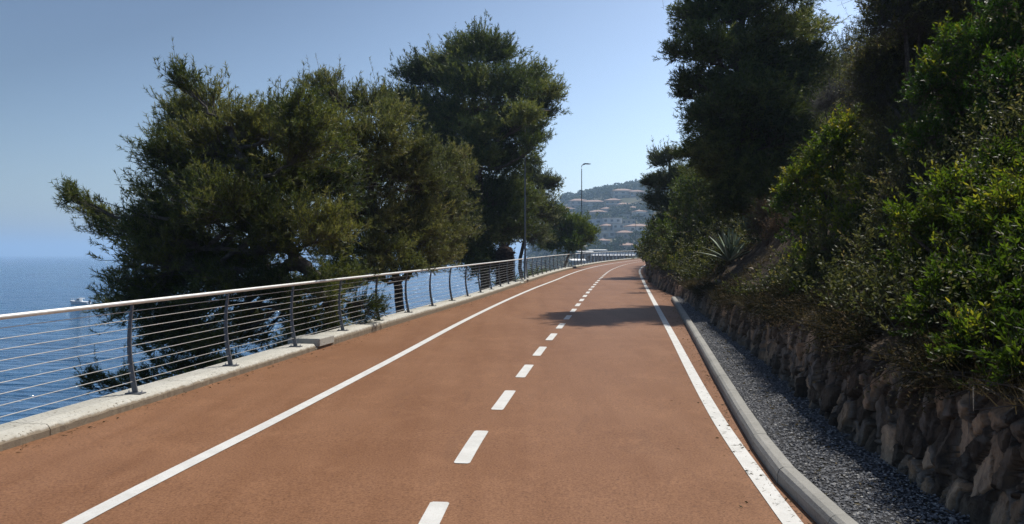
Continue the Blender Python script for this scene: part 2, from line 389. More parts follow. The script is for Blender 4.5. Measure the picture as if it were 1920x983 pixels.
# ------------------------------------------------------------------ coping (left concrete kerb) in cast lengths
def coping(a, e, h, w, name='coping_block', mt='coping'):
    d = np.arange(a, e + 1e-6, min(.06, (e - a) / 2) if a < 14 else .5); d = np.append(d[:-1], e)
    j = (fbm(d * 6, d * 0, 5) * .03 + fbm(d * 23, d * 0, 9) * .03)
    j2 = fbm(d * 9, d * 0 + 5, 6) * .02
    prof = [(j*.5, -.06), (j*.8, h*.55 + j2), (-.02 + j, h - .018 + j2*.5), (-.04 + j*.9, h), (-w + .01, h), (-w, h - .012), (-w, -1.2)]
    g = []
    for u, z in prof:
        x, y = off(KERB, d, u); g.append(np.stack(np.broadcast_arrays(x, y, zr(y) + z), 1))
    g = np.stack(g, 1); n, k = g.shape[:2]
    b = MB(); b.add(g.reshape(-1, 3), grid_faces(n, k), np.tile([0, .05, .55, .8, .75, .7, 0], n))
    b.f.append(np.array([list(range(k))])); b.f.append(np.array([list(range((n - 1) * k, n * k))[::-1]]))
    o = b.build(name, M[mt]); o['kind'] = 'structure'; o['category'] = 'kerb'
    o['label'] = 'pale cast concrete kerb length under the railing'; o['group'] = 'concrete kerb lengths under the railing'
    return o
edges = [-20, -16, -12, -8, -4, -.2, 3.6, 7.0, 9.25, 12.75]
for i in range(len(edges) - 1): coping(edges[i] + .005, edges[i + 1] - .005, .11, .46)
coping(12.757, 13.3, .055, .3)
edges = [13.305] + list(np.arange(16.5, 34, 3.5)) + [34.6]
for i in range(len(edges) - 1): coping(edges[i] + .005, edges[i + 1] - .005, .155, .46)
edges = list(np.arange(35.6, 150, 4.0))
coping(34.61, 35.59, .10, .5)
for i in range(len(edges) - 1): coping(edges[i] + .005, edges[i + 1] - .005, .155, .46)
# raised slab end where the kerb steps up
x, tx, ty = [float(q) for q in frame(KERB, 13.15)]
rz_ = -math.atan2(tx, ty)
b = MB()
b.box((x - .27 * ty, 13.15 + .27 * tx, float(zr(13)) + .115), (.60, .62, .14), rz_)
o = b.build('concrete_slab', M['slab']); bv = o.modifiers.new('Bevel', 'BEVEL'); bv.width = .012; bv.segments = 2
tag(o, 'loose pale concrete slab with grey end lying where the kerb steps up', 'concrete slab')
def coph(d): return .11 if d < 12.8 else .155

# ------------------------------------------------------------------ railing
rail_root = empty('metal_railing', (float(KERB(8)), 8, 0))
tag(rail_root, 'long metal railing with curved grey posts and nine wires along the sea side', 'railing')
RI = np.array(rail_root.location)
def pbow(h):                       # sideways position of the post at height fraction h (towards the sea = negative)
    return -.215 + .04 * (1 - h) ** 2 - .048 * math.sin(math.pi * min(h, 1))
def railpt(d, h):
    u = pbow(h); x, y = off(KERB, d, u); return np.stack(np.broadcast_arrays(x, y, zr(y) + np.interp(np.asarray(d, float), [4, 26], [.140, .160]) + h * 1.005), -1)
dl = np.concatenate([np.arange(-14, 30, .5), np.arange(30, 150, 1.0)])
b = MB(); b.tube(railpt(dl, 1.0), .0245, 12); b.build('handrail', M['steel'], rail_root, True, RI)
for i in range(9):
    h = .105 + i * (.90 - .105) / 8
    b = MB(); b.tube(railpt(dl, h), .0042, 6); b.build('wire', M['wire'], rail_root, True, RI)
pd = 8.42 - 1.97 * 9
posts = []
while pd < 138:
    x, tx, ty = [float(q) for q in frame(KERB, pd)]
    z0 = float(zr(pd)) + coph(pd)
    hs = np.linspace(0.012, .985, 12)
    b = MB(); g = []
    zt_ = float(railpt(pd, 1.0)[2]) - z0
    for h in hs * zt_ / .985:
        f_ = h / zt_; u = pbow(f_); hw = .017 * (1 - f_) + .017; th = .008
        for su, sv in ((-1, -1), (1, -1), (1, 1), (-1, 1)):
            uu = u + su * hw; vv = sv * th
            g.append((x + uu * ty + vv * tx, pd - uu * tx + vv * ty, z0 + h - (.012 if f_ > .99 else 0)))
    f = []
    for r_ in range(11):
        for q in range(4): f.append([r_*4+q, r_*4+(q+1)%4, r_*4+4+(q+1)%4, r_*4+4+q])
    b.add(g, f); b.f.append(np.array([[0, 3, 2, 1]])); b.f.append(np.array([[44, 45, 46, 47]]))
    po = b.build('post', M['postpaint'], rail_root, False, RI)
    if pd < 45:
        u = pbow(0); b = MB()
        b.box((x + u * ty, pd - u * tx, z0 + .007), (.20, .10, .014), -math.atan2(tx, ty))
        b.build('base_plate', M['postpaint'], po, False, RI)
        if pd < 26:
            for su in (-.082, .082):
                uu = u + su; bb = MB(); q = (x + uu * ty, pd - uu * tx)
                bb.tube([(q[0], q[1], z0 + .012), (q[0], q[1], z0 + .030)], .011, 6); bb.tube([(q[0], q[1], z0 + .029), (q[0], q[1], z0 + .042)], .006, 6)
                bb.build('bolt', M['steel'], po, False, RI)
    pd += 1.97

# ------------------------------------------------------------------ street lamps
def lamp(d, h, u, label, px_x=None, arm_dir=None, base_z=None, arm=1.1):
    if px_x is None: x, y = [float(q) for q in off(KERB, d, u)]
    else: x, y = (px_x - 960) / F * d, d
    z = (float(zr(d)) + .1) if base_z is None else base_z
    t = empty('street_lamp', (x, y, z)); tag(t, label, 'street lamp', 'street lamps along the path')
    b = MB(); b.tube([(0,0,0),(0,0,.05)], .16, 12); b.box((0, 0, .03), (.34, .34, .05)); b.build('base', M['dark'], t)
    b = MB(); b.tube([(0,0,0),(0,0,1.2),(0,0,1.25),(0,0,h*.6),(0,0,h-.35)], [.062,.062,.048,.042,.034], 10); b.build('pole', M['lamp'], t, True)
    ax, ay = arm_dir
    a = np.array([(0,0,h-.36),(0,0,h-.12),(.06*ax,.06*ay,h-.02),(.3*ax,.3*ay,h+.04),(arm*.7*ax,arm*.7*ay,h+.07)])
    b = MB(); b.tube(a, .035, 8); b.build('arm', M['lamp'], t, True)
    b = MB(); r_ = math.atan2(ay, ax); cx = arm * .7 + .25
    b.box((cx*ax, cx*ay, h+.085), (.62, .26, .055), r_); b.box(((cx-.05)*ax, (cx-.05)*ay, h+.125), (.35, .18, .03), r_)
    b.build('lamp_head', M['lamp'], t)
    b = MB(); b.box((cx*ax, cx*ay, h+.052), (.42, .18, .012), r_); b.build('lens', M['canvas'], t)
lamp(36.6, 8.4, -.12, 'tall grey street lamp by the railing with its top among pine branches', arm_dir=(.97, .25))
lamp(65.5, 8.9, -.15, 'slim grey street lamp standing clear against the sky at the bend', arm_dir=(.97, .25), arm=.35)
lamp(150, 7.2, 0, 'distant thin street lamp in front of the villa hillside', px_x=1192, arm_dir=(.9, -.43), base_z=2.2, arm=2.6)

# ------------------------------------------------------------------ right bank: rock wall, slope
HW = curve([(-30,.9),(0,.9),(6,.88),(10,.92),(14,.75),(19,.60),(25,.5),(35,.75),(60,.9),(100,1.0),(170,1.0)])
PROF_U = np.array([-.5, .0, .3, .9, 1.8, 3.3, 6, 10, 20, 50, 90]); PROF_H = np.array([0, 0, .08, .46, 1.55, 3.6, 6.4, 9.2, 12.5, 17, 21])
profc = curve(list(zip(PROF_U, PROF_H)))
def bank_h(d, u):
    """height above the road at offset u right of the wall foot"""
    d = np.asarray(d, float); u = np.asarray(u, float)
    k = np.interp(d, [-20, 12, 16, 22, 30, 42, 60, 170], [1.0, 1.0, .86, .72, .9, 1.15, 1.3, 1.3])
    nz = fbm(d * .35, u * .35, 21) * np.clip(u, 0, 3) * .55 + fbm(d * 1.8, u * 1.8, 22) * .28 * np.clip(u * 2, 0, 1)
    return HW(d) + k * profc(np.maximum(u, 0)) + nz
us = np.concatenate([np.linspace(.10, 4, 36), np.linspace(4.4, 12, 16), np.linspace(14, 70, 12)])
dsb = np.concatenate([np.arange(-12, 45, .22), np.arange(45, 168, 1.2)])
D, U = np.meshgrid(dsb, us, indexing='ij')
X, Y = off(WALL, D.ravel(), U.ravel())
Z = zr(D.ravel()) + bank_h(D.ravel(), U.ravel()) - .03
b = MB(); b.add(np.stack([X, Y, Z], 1), grid_faces(len(dsb), len(us)))
tag(b.build('bank_terrain', M['soil'], None, True), 'steep earth bank rising behind the stone wall', 'bank', None, 'structure')

def bank_at(x, y):
    d = y
    for _ in range(4):
        xx, tx, ty = frame(WALL, d); u = (x - xx) * ty - (y - d) * tx; d = y + u * tx
    return float(zr(d) + bank_h(d, u)), float(u)
def hit(pxx, pyy, dmin=4.0, dmax=70, fallback=None):
    for d in np.arange(dmin, dmax, .15):
        p = px(pxx, pyy, d); z, u = bank_at(p[0], p[1])
        if u > -.2 and p[2] < z: return float(d)
    return fallback

# rock wall: split stones as Voronoi cells of the face, each with its own depth and tilt
def build_wall():
    r = np.random.default_rng(11)
    sd = np.concatenate([np.arange(2.2, 9, .014), np.arange(9, 16, .04), np.arange(16, 40, .08), np.arange(40, 110, .4)])
    nh = 76; hh = np.linspace(0, 1, nh)
    S, H = np.meshgrid(sd, hh, indexing='ij'); Hm = H * HW(S)
    dep = np.zeros_like(S); var = np.zeros_like(S)
    nx = 520
    cs = np.concatenate([2 + 14 * r.random(620), 16 + 96 * r.random(1100)]); chh = r.random(len(cs)) * 1.05
    cw = r.uniform(.45, 1.5, len(cs)); ch_ = r.uniform(.6, 2.0, len(cs))
    cd = r.normal(0, .042, len(cs)); ct = r.normal(0, .15, (len(cs), 2)); csk = r.normal(0, .22, len(cs)); cv = r.beta(1.3, 1.9, len(cs))
    cv = np.where(r.random(len(cs)) > .93, .97, cv)
    for i0 in range(0, len(sd), 60):
        s_, h_ = S[i0:i0+60], Hm[i0:i0+60]
        lo, hi = s_.min() - 1.2, s_.max() + 1.2
        m = np.where((cs > lo) & (cs < hi))[0]
        wob = fbm(s_ * 5, h_ * 5, 31) * .045; wob2 = fbm(s_ * 5 + 7, h_ * 5, 33) * .045
        dx = (s_ + wob)[..., None] - cs[m]; dy = (h_ + wob2)[..., None] - chh[m]
        ax_, ay_ = np.abs(dx + dy * csk[m]) * 1.5 / cw[m], np.abs(dy - dx * csk[m]) / ch_[m]; q = .6 * np.maximum(ax_, ay_) ** 2 + .4 * (ax_ ** 2 + ay_ ** 2) * .6
        o = np.argsort(q, -1)[..., :2]
        a = np.take_along_axis(q, o, -1); k = m[o[..., 0]]
        edge = np.sqrt(a[..., 1]) - np.sqrt(a[..., 0])
        ddx = np.take_along_axis(dx, o[..., :1], -1)[..., 0]; ddy = np.take_along_axis(dy, o[..., :1], -1)[..., 0]
        dep[i0:i0+60] = cd[k] + ct[k, 0] * ddx * 2 + ct[k, 1] * ddy * 1.2 - .06 * np.exp(-(edge / .012) ** 2)
        var[i0:i0+60] = np.clip(cv[k] - .3 * np.exp(-(edge / .02) ** 2), 0, 1)
    dep += np.round(fbm(S * 7, Hm * 5, 41) * 9) / 9 * .06 + np.round(fbm(S * 19, Hm * 11, 44) * 6) / 6 * .045 + fbm(S * 34, Hm * 26, 43) * .035
    lean = .16 * H
    fade = np.clip((1 - H) * 8, .0, 1)
    u = lean - dep * .68 * fade - .03 + (1 - fade) * .12
    topn = fbm(sd * 1.7, sd * 0, 51)[:, None] * .22 + fbm(sd * 6, sd * 0, 52)[:, None] * .10
    X, Y = off(WALL, S.ravel(), u.ravel())
    Z = zr(S.ravel()) + (Hm + topn * H).ravel() - .03 * (1 - H.ravel())
    b = MB(); b.add(np.stack([X, Y, Z], 1), grid_faces(len(sd), nh), var.ravel())
    o = b.build('stone_wall', M['wallrock'], None, False)
    tag(o, 'low rough wall of brown upright stones at the foot of the bank', 'stone wall')
build_wall()

# ------------------------------------------------------------------ left coastal slope, far land, sea
dsl = np.concatenate([np.arange(-25, 60, 1.0), np.arange(60, 168, 2.5)])
ul = np.concatenate([[-.40], np.linspace(-.6, -26, 40)])
D, U = np.meshgrid(dsl, ul, indexing='ij')
hsl = np.interp(-U, [.0, .5, 1.2, 3, 8, 14, 18, 27], [-.35, -.45, -1.1, -3.2, -8.5, -13.5, -16, -20])
hsl = hsl + fbm(D * .25, U * .25, 61) * np.clip(-U - .5, 0, 6) * .7
X, Y = off(KERB, D.ravel(), U.ravel())
b = MB(); b.add(np.stack([X, Y, zr(D.ravel()) + hsl.ravel()], 1), grid_faces(len(dsl), len(ul))[:, ::-1])
tag(b.build('coastal_slope', M['slope'], None, True), 'steep shaded slope falling from the path to the sea', 'slope', None, 'structure')
def slope_at(d, u):
    x, y = [float(q) for q in off(KERB, d, u)]
    return np.array([x, y, float(zr(d)) + float(np.interp(-u, [.0, .5, 1.2, 3, 8, 14, 18, 27], [-.35, -.45, -1.1, -3.2, -8.5, -13.5, -16, -20]))])

rs = np.concatenate([[0], np.geomspace(20, 32000, 60)]); th = np.linspace(0, 2 * math.pi, 97)
Rr, T = np.meshgrid(rs, th, indexing='ij')
b = MB(); b.add(np.stack([Rr * np.cos(T), Rr * np.sin(T), np.full(Rr.size, SEA_Z).reshape(Rr.shape)], -1).reshape(-1, 3), grid_faces(len(rs), len(th)))
tag(b.build('sea', M['sea']), 'open blue sea with small ripples reaching the horizon', 'sea', None, 'structure')

# far hill: crest line given as height at distance 620, falling to the water on the left
CREST = curve([(-160, -30), (-90, -26), (-30, -20), (0, -6), (18, 24), (35, 43), (62, 52), (85, 57), (110, 62), (150, 66), (220, 70), (330, 66), (600, 50)])
HS = 1.45
def far_h(x, y):
    x = np.asarray(x, float) / HS; y = np.asarray(y, float) / HS
    xs = x * 620 / np.maximum(y, 60)
    c = CREST(xs) - (-5)
    f = np.interp(y, [150, 175, 260, 330, 420, 520, 620, 720, 900, 1300], [-.02, 0.0, .02, .12, .42, .74, 1.0, .98, .8, .4])
    base = np.interp(xs, [-200, -60, 0, 22, 42], [-40, -40, -30, -17, -4.5])
    edge = np.interp(y, [150, 178], [-14, 0])
    return CAMZ + HS * (base + f * np.maximum(c, 0) + edge + fbm(x * .02, y * .02, 71) * 8 * np.clip((y - 280) / 150, 0, 1) - CAMZ)
gx = np.linspace(-330, 620, 150) * HS; gy = np.concatenate([np.linspace(150, 700, 110), np.linspace(710, 1300, 25)]) * HS
X, Y = np.meshgrid(gx, gy, indexing='ij')
b = MB(); b.add(np.stack([X, Y, far_h(X, Y)], -1).reshape(-1, 3), grid_faces(len(gx), len(gy))[:, ::-1])
tag(b.build('far_hill', M['hill'], None, True), 'hazy wooded hill dotted with villas beyond the bend', 'hill', None, 'structure')

def far_hit(x, y, lo=160, hi=720):
    for d in np.arange(lo * HS, hi * HS, 2.0):
        p = px(x, y, d)
        if p[2] < float(far_h(p[0], p[1])): return d
    return None

# ------------------------------------------------------------------ villas on the hill
VREC = []
def villa(x, y, w, h, dp, d, wall, roofkind, label, rot=0.0, nwin=3, storeys=2):
    """x,y = where its eaves line shows in the photograph; w = width in metres"""
    w *= .74 * HS; h *= .9 * HS; dp *= .8 * HS; d *= HS; d = far_hit(x, y + h * F / d * .9) or d
    p = px(x, y, d); VREC.append((x, y, w * F / d / 2, h * F / d, d))
    gz = min(float(far_h(p[0] + i, d + j)) for i in (-w/2, w/2) for j in (0, dp))
    z0 = min(gz - 1, p[2] - h); H = p[2] - z0
    t = empty('villa', (p[0], d + dp / 2, z0)); t.rotation_euler.z = rot
    tag(t, label, 'villa', 'villas on the hazy hill')
    b = MB(); b.box((0, 0, H / 2), (w, dp, H)); wl = b.build('wall', M[wall], t)
    b = MB()
    if roofkind == 'flat':
        b.box((0, 0, H + .16), (w + .8, dp + .8, .3)); b.build('roof', M['whitewall'] if wall != 'whitewall' else M['cream'], t)
    else:
        o_ = .9; a, c = w / 2 + o_, dp / 2 + o_; rh = min(w, dp) * .2; rx = max(a - c, 0) + .3
        v = [(-a,-c,H+.02),(a,-c,H+.02),(a,c,H+.02),(-a,c,H+.02),(-rx,0,H+rh),(rx,0,H+rh),(-a,-c,H+.3),(a,-c,H+.3),(a,c,H+.3),(-a,c,H+.3)]
        b.add(v, [[0,1,7,6],[1,2,8,7],[2,3,9,8],[3,0,6,9],[6,7,5,4],[8,9,4,5]]); b.add([v[7],v[8],v[5],v[9],v[6],v[4]], [[0,1,2],[3,4,5]]); b.add(v[:4], [[3,2,1,0]])
        rf = b.build('roof', M['tile'], t)
        b = MB(); b.box((rx * .6, .6, H + rh + .1), (.7, .7, 1.3)); b.build('chimney', M[wall], rf)
    for s in range(storeys):
        zt = H - 2.1 - s * 3.8
        for k in range(nwin):
            wx = (k + .5) / nwin * w - w / 2
            b = MB(); b.box((wx, -dp / 2 - .02, zt), (w / nwin * .42, .12, 2.0)); b.build('window', M['shutter'], t)
    if storeys > 1:
        b = MB(); zt = H - 3.7
        b.box((0, -dp / 2 - .65, zt), (w * .8, 1.3, .18)); b.box((0, -dp / 2 - 1.24, zt + .5), (w * .8, .1, .8)); b.build('balcony', M['whitewall'], t)
VIL = [
 (1057,392,18,5,10,585,'pinkwall','hip','low pink villa at the left end of the crest beside pine branches'),
 (1085,377,17,7,11,600,'cream','hip','cream villa with high hipped roof on the crest behind the street lamp'),
 (1115,379,18,6,10,560,'cream','hip','cream villa with broad orange roof right of the lamp pole'),
 (1151,376,14,6,10,575,'ochre','hip','ochre villa with pale orange roof below the crest houses'),
 (1171,384,13,4,9,550,'pinkwall','hip','pink low annexe with long roof just under the highest house'),
 (1168,358,19,7,11,615,'cream','hip','cream villa highest on the crest with wide hipped roof'),
 (1196,360,13,5,10,612,'ochre','hip','ochre house next to the highest villa at the right of the crest'),
 (1122,398,14,5,9,520,'cream','hip','small cream house with pink roof alone among the hillside trees'),
 (1103,405,8,4,8,505,'whitewall','flat','small white flat-roofed house touching the lamp pole halfway up'),
 (1121,411,18,8,10,470,'whitewall','flat','wide white flat-roofed villa in the middle of the hill'),
 (1150,409,13,9,10,460,'whitewall','flat','tall white block with terraces mid-hill beside the wide villa'),
 (1172,403,7,5,8,500,'cream','flat','little cream cube house above the tall white block'),
 (1180,412,10,6,9,455,'cream','flat','cream flat-roofed house right of the tall white block'),
 (1200,397,8,6,8,500,'whitewall','hip','white house with tiled roof beside the dark bank high up'),
 (1213,400,8,6,8,490,'cream','flat','pale house half hidden by the roadside pine'),
 (1197,425,15,5,9,400,'whitewall','hip','white villa with orange roof low on the hill at the right'),
 (1214,420,9,6,9,410,'whitewall','flat','bright white house at the far right under the bank trees'),
 (1123,437,13,4,8,380,'cream','flat','cream terrace house right of the round pine'),
 (1150,434,15,4,9,385,'whitewall','flat','long white low house under the mid-hill villas'),
 (1173,437,11,4,8,375,'cream','hip','small tiled house between the long white house and the thin lamp'),
 (1178,461,10,4,8,300,'cream','hip','cream house among the green trees at the hill foot'),
 (1076,411,14,5,9,490,'cream','hip','cream house peeking out above the round green pine'),
 (1138,392,9,5,8,520,'whitewall','hip','little white house with pink roof between two crest villas lower down'),
 (1160,420,8,5,8,430,'whitewall','flat','small white cube squeezed under the tall white block'),
 (1139,424,9,4,8,420,'cream','hip','small cream house under the wide flat-roofed villa'),
 (1208,436,9,4,8,370,'whitewall','flat','low white house behind the thin distant lamp post'),
 (1188,390,8,5,8,520,'cream','hip','tiny cream house beneath the ochre crest house'),
 (1132,452,8,4,8,330,'whitewall','hip','white cottage among the trees above the pavilion'),
]
for v in VIL: villa(*v, nwin=3 if v[2] > 9 else 2, storeys=2 if v[3] > 4.5 else 1, rot=random.Random(v[0]).uniform(-.25, .25))

# waterfront buildings seen past the railing
def waterfront():
    d = 190
    p0 = px(1094, 480, d); p1 = px(1190, 480, d); w = p1[0] - p0[0]; zt = px(0, 473.6, d)[2]
    t = empty('pavilion', ((p0[0] + p1[0]) / 2, d + 4, -13)); tag(t, 'long low blue-grey pavilion with a row of white awnings beyond the railing', 'pavilion')
    H = zt + 13
    b = MB(); b.box((0, 0, (H - .5) / 2), (w, 8, H - .5)); b.build('wall', M['bluegrey'], t)
    b = MB(); b.box((0, -.3, H - .3), (w + .6, 9, .6)); b.build('roof', M['canvas'], t)
    n = 14
    for k in range(n):
        x = -w / 2 + (k + .5) * w / n
        b = MB(); v = [(x-.40*w/n,-4.2,H-.1),(x+.40*w/n,-4.2,H-.1),(x+.40*w/n,-5.5,H-.75),(x-.40*w/n,-5.5,H-.75)]
        v += [(a_, b_, c_ - .06) for a_, b_, c_ in v]
        b.add(v, [[0,1,2,3],[7,6,5,4],[0,3,7,4],[1,5,6,2],[3,2,6,7],[0,4,5,1]]); b.build('awning', M['canvas'], t)
        b = MB(); b.box((x - .5*w/n, -4.3, (H-1)/2), (.22, .25, H - 1)); b.build('column', M['whitewall'], t)
        b = MB(); b.box((x, -4.05, H - 2.0), (.5*w/n, .15, 1.6)); b.build('window', M['shutter'], t)
    def small(x, y, wm, dp, d, hgt, wall, label, cat='kiosk', rm='whitewall'):
        p = px(x, y, d); t = empty(cat, (p[0], d, -13)); tag(t, label, cat)
        H = p[2] + 13
        b = MB(); b.box((0, 0, H / 2), (wm, dp, H)); b.build('wall', M[wall], t)
        b = MB(); a, c = wm / 2 + .5, dp / 2 + .5
        v = [(-a,-c,H),(a,-c,H),(a,c,H),(-a,c,H),(-a,-c,H+.25),(a,-c,H+.25),(a,c,H+.5),(-a,c,H+.5)]
        b.add(v, [[0,3,2,1],[4,5,6,7],[0,1,5,4],[1,2,6,5],[2,3,7,6],[3,0,4,7]]); b.build('roof', M[rm], t)
        for k in (-1, 1):
            b = MB(); b.box((k * wm * .25, -dp / 2 - .03, H - 1.2), (wm * .25, .12, 1.2)); b.build('window', M['shutter'], t)
    small(1090, 464, 1.6, 2, 168, 3, 'bluegrey', 'small blue-grey tower kiosk with white roof left of the pavilion')
    small(1097, 474.5, 2.6, 3, 165, 3, 'whitewall', 'white hut with sloping roof at the foot of the bend lamp', 'hut', 'whitewall')
    small(1121, 471.0, 4.2, 4, 215, 3, 'cream', 'pale shed with white sloping roof behind the pavilion', 'shed', 'whitewall')
    small(1083, 491, 1.7, 1.5, 130, 2, 'whitewall', 'white flat-topped hut low behind the railing wires', 'hut', 'canvas')
waterfront()

# ------------------------------------------------------------------ motor boat
def boat():
    d = (CAMZ - SEA_Z) * F / (570 - 477); p = px(150, 570, d); L = 6.6
    t = empty('motor_boat', (p[0], p[1], SEA_Z)); t.rotation_euler.z = R(172)
    tag(t, 'small white motor boat with blue stripe and cabin on the sea', 'motor boat')
    n = 14; g = []; s = np.linspace(0, 1, n)
    hw = 1.15 * np.clip(np.minimum(1, (1 - s) * 2.6), 0, 1) ** .6; hw[-1] = .03
    sh = .72 + .45 * s ** 2
    def ring(i, rows): return [( -L/2 + s[i]*L + r[2]*s[i]**3, r[0]*hw[i], r[1]*(sh[i]) ) for r in rows]
    rws = [(0,-.35,-.3),(.62,-.15,-.1),(.86,.25,.1),(.95,.62,.25)]
    rws2 = [(.95,.62,.25),(.985,.80,.32),]
    def side(rows, m, nm, parent, close=False):
        b = MB()
        full = rows + [(-a,b_,c) for a, b_, c in rows[::-1]]
        v = [q for i in range(n) for q in ring(i, full)]
        k = len(full); f = [[i*k+j, i*k+j+1, (i+1)*k+j+1, (i+1)*k+j] for i in range(n-1) for j in range(k-1)]
        b.add(v, f); b.f.append(np.array([list(range(k))])); return b.build(nm, m, parent, False)
    hull = side(rws, M['whitepaint'], 'hull', t)
    side([(.97,.62,.25),(1.0,.80,.32)], M['bluepaint'], 'stripe', hull)
    side([(1.01,.80,.33),(1.01,1.0,.38),(.0,1.02,.38)], M['whitepaint'], 'deck', t)
    b = MB(); v = [(-.4,-.8,.9),(1.5,-.62,1.0),(1.5,.62,1.0),(-.4,.8,.9),(-.3,-.7,1.75),(.55,-.6,1.75),(.55,.6,1.75),(-.3,.7,1.75)]
    b.add(v, [[4,5,6,7],[0,1,5,4],[1,2,6,5],[2,3,7,6],[3,0,4,7]]); cab = b.build('cabin', M['whitepaint'], t)
    b = MB(); b.add([(.62,-.56,1.68),(1.38,-.56,1.10),(1.38,.56,1.10),(.62,.56,1.68)], [[0,1,2,3]]); b.v[0] += np.array([.02, 0, .02]); b.build('windscreen', M['shutter'], cab)
    for sgn in (-1, 1):
        b = MB(); b.box((.25, sgn * .74, 1.4), (.75, .05, .36)); b.build('window', M['shutter'], cab)
    b = MB(); b.box((-.3, 0, 1.84), (1.9, 1.5, .1)); b.build('roof', M['canvas'], t)
    for sx, sy in ((-1.15, -.68), (-1.15, .68)):
        b = MB(); b.tube([(sx, sy, .8), (sx, sy, 1.8)], .03, 6); b.build('roof_support', M['steel'], t)
    b = MB(); b.box((-L/2 - .2, 0, .85), (.45, .5, .7)); b.box((-L/2 - .15, 0, .2), (.2, .16, 1.0)); b.build('outboard_motor', M['skinplastic'], t)
    b = MB(); q = [(1.7,-.75,1.6),(2.6,-.5,1.75),(3.2,0,1.85),(2.6,.5,1.75),(1.7,.75,1.6)]; b.tube(q, .025, 6)
    for a in q: b.tube([a, (a[0]-.05, a[1], a[2]-.75)], .02, 5)
    b.build('bow_rail', M['steel'], t)
boat()

# ------------------------------------------------------------------ foliage
def rdir(r, n): return unit(r.normal(size=(n, 3)))
def blades(b, base, dirs, ln, w, var, r, kind='needle'):
    """needles: slim triangles; leaves: folded diamonds"""
    n = len(base)
    side = unit(np.cross(dirs, rdir(r, n)))
    ln = np.broadcast_to(ln, (n,))[:, None]; w = np.broadcast_to(w, (n,))[:, None]
    if kind == 'needle':
        v = np.stack([base - side * w / 2, base + side * w / 2, base + dirs * ln], 1)
        f = np.arange(n * 3).reshape(n, 3); b.add(v.reshape(-1, 3), f, np.repeat(var, 3))
    else:
        up = np.cross(side, dirs)
        mid = base + dirs * ln * .5
        v = np.stack([base, mid + side * w / 2 + up * w * .12, base + dirs * ln, mid - side * w / 2 + up * w * .12], 1)
        f = np.arange(n * 4).reshape(n, 4); b.add(v.reshape(-1, 3), f, np.repeat(var, 4))

def bez(a, m, e, n=8):
    t = np.linspace(0, 1, n)[:, None]
    return a * (1 - t) ** 2 + 2 * m * t * (1 - t) + e * t ** 2

def pine(name, label, cat, trunk, clumps, mat, seed, K=70, shoots=7, needles=18, sl=.22, nl=.095, nw=.010, tr=.16, candles=.25, group=None, bark='bark', up=.5, droop=.12):
    r = np.random.default_rng(seed)
    trunk = np.array(trunk, float)
    # smooth the trunk
    tt = np.linspace(0, len(trunk) - 1, 26); cx = [curve(list(zip(range(len(trunk)), trunk[:, k])))(tt) for k in range(3)]
    tp = np.stack(cx, 1); tp[1:-1] += r.normal(0, tr * .12, (24, 3))
    root = empty(name, trunk[0]); RI = trunk[0]
    tag(root, label, cat, group)
    b = MB(); rad = tr * np.linspace(1, .28, 26) ** .8; rad[0] *= 1.35; rad[1] *= 1.12
    b.tube(tp, rad, 10)
    crown = MB()
    Tdir = []
    for (c, rr) in clumps:
        c = np.array(c, float)
        dist = np.linalg.norm(tp - c, axis=1) + np.where(tp[:, 2] > c[2] - .3 * rr, 2.5, 0) + np.where(np.arange(26) < 6, 3, 0)
        i = int(np.argmin(dist)); a = tp[i]
        outd = unit(c - a); L = np.linalg.norm(c - a)
        e = c - outd * min(.45 * rr, L * .4)
        m = (a + e) / 2 + np.array([0, 0, -droop * L]) + r.normal(0, .06 * L, 3)
        lp = bez(a, m, e, 9); lp[1:-1] += r.normal(0, .02 * L, (7, 3))
        r0 = min(rad[i] * .62, .022 + .02 * L); b.tube(lp, np.linspace(r0, .012 + .004 * rr, 9), 6)
        rr = rr * 1.12; k = max(16, int(2.3 * K * rr * rr)) if rr < 1.15 else int(2.3 * K * rr ** 1.75)
        dr = rdir(r, k); dr = unit(dr + outd * .25 + np.array([0, 0, .18]))
        rad_ = rr * (.35 + .70 * r.random(k) ** .6) * (1 + .25 * r.normal(size=k).clip(-1, 1.6))
        sc = np.array([1.08, 1.0, .82])
        en = c + dr * rad_[:, None] * sc
        st = lp[r.integers(5, 9, k)]
        b.twigs(st, en, .010 + .003 * rr, .004)
        ns = k * shoots
        t = r.uniform(.45, 1.02, ns); ii = np.repeat(np.arange(k), shoots)
        pos = st[ii] + (en - st)[ii] * t[:, None] + r.normal(0, .10 * rr, (ns, 3)) * np.array([1, 1, .7])
        bd = unit(en - st)[ii]
        sd = unit(bd * .6 + np.array([0, 0, up]) + r.normal(0, .35, (ns, 3)))
        ln = sl * r.uniform(.55, 1.25, ns)
        tall = (r.random(ns) < candles * .12) & (pos[:, 2] > c[2] + .25 * rr)
        ln = np.where(tall, ln * r.uniform(1.6, 2.6, ns), ln); sd[tall] = unit(sd[tall] * .4 + np.array([0, 0, 1.0]))
        b.twigs(pos, pos + sd * ln[:, None], .0045, .003)
        nn = ns * needles; jj = np.repeat(np.arange(ns), needles)
        tt_ = r.random(nn) ** .8
        bp = pos[jj] + sd[jj] * (ln[jj] * tt_)[:, None]
        nd = unit(sd[jj] * .85 + rdir(r, nn) * .8)
        cv = np.clip(.5 + .22 * r.normal(), .1, .9)
        va = np.clip(np.repeat(cv + .16 * r.normal(size=ns), needles) + .10 * r.normal(size=nn), 0, 1)
        blades(crown, bp, nd, nl * r.uniform(.7, 1.25, nn), nw * 1.35, va, r)
    b.build('trunk', M[bark], root, True, RI)
    crown.build('crown', M[mat], root, False, RI)
    return root

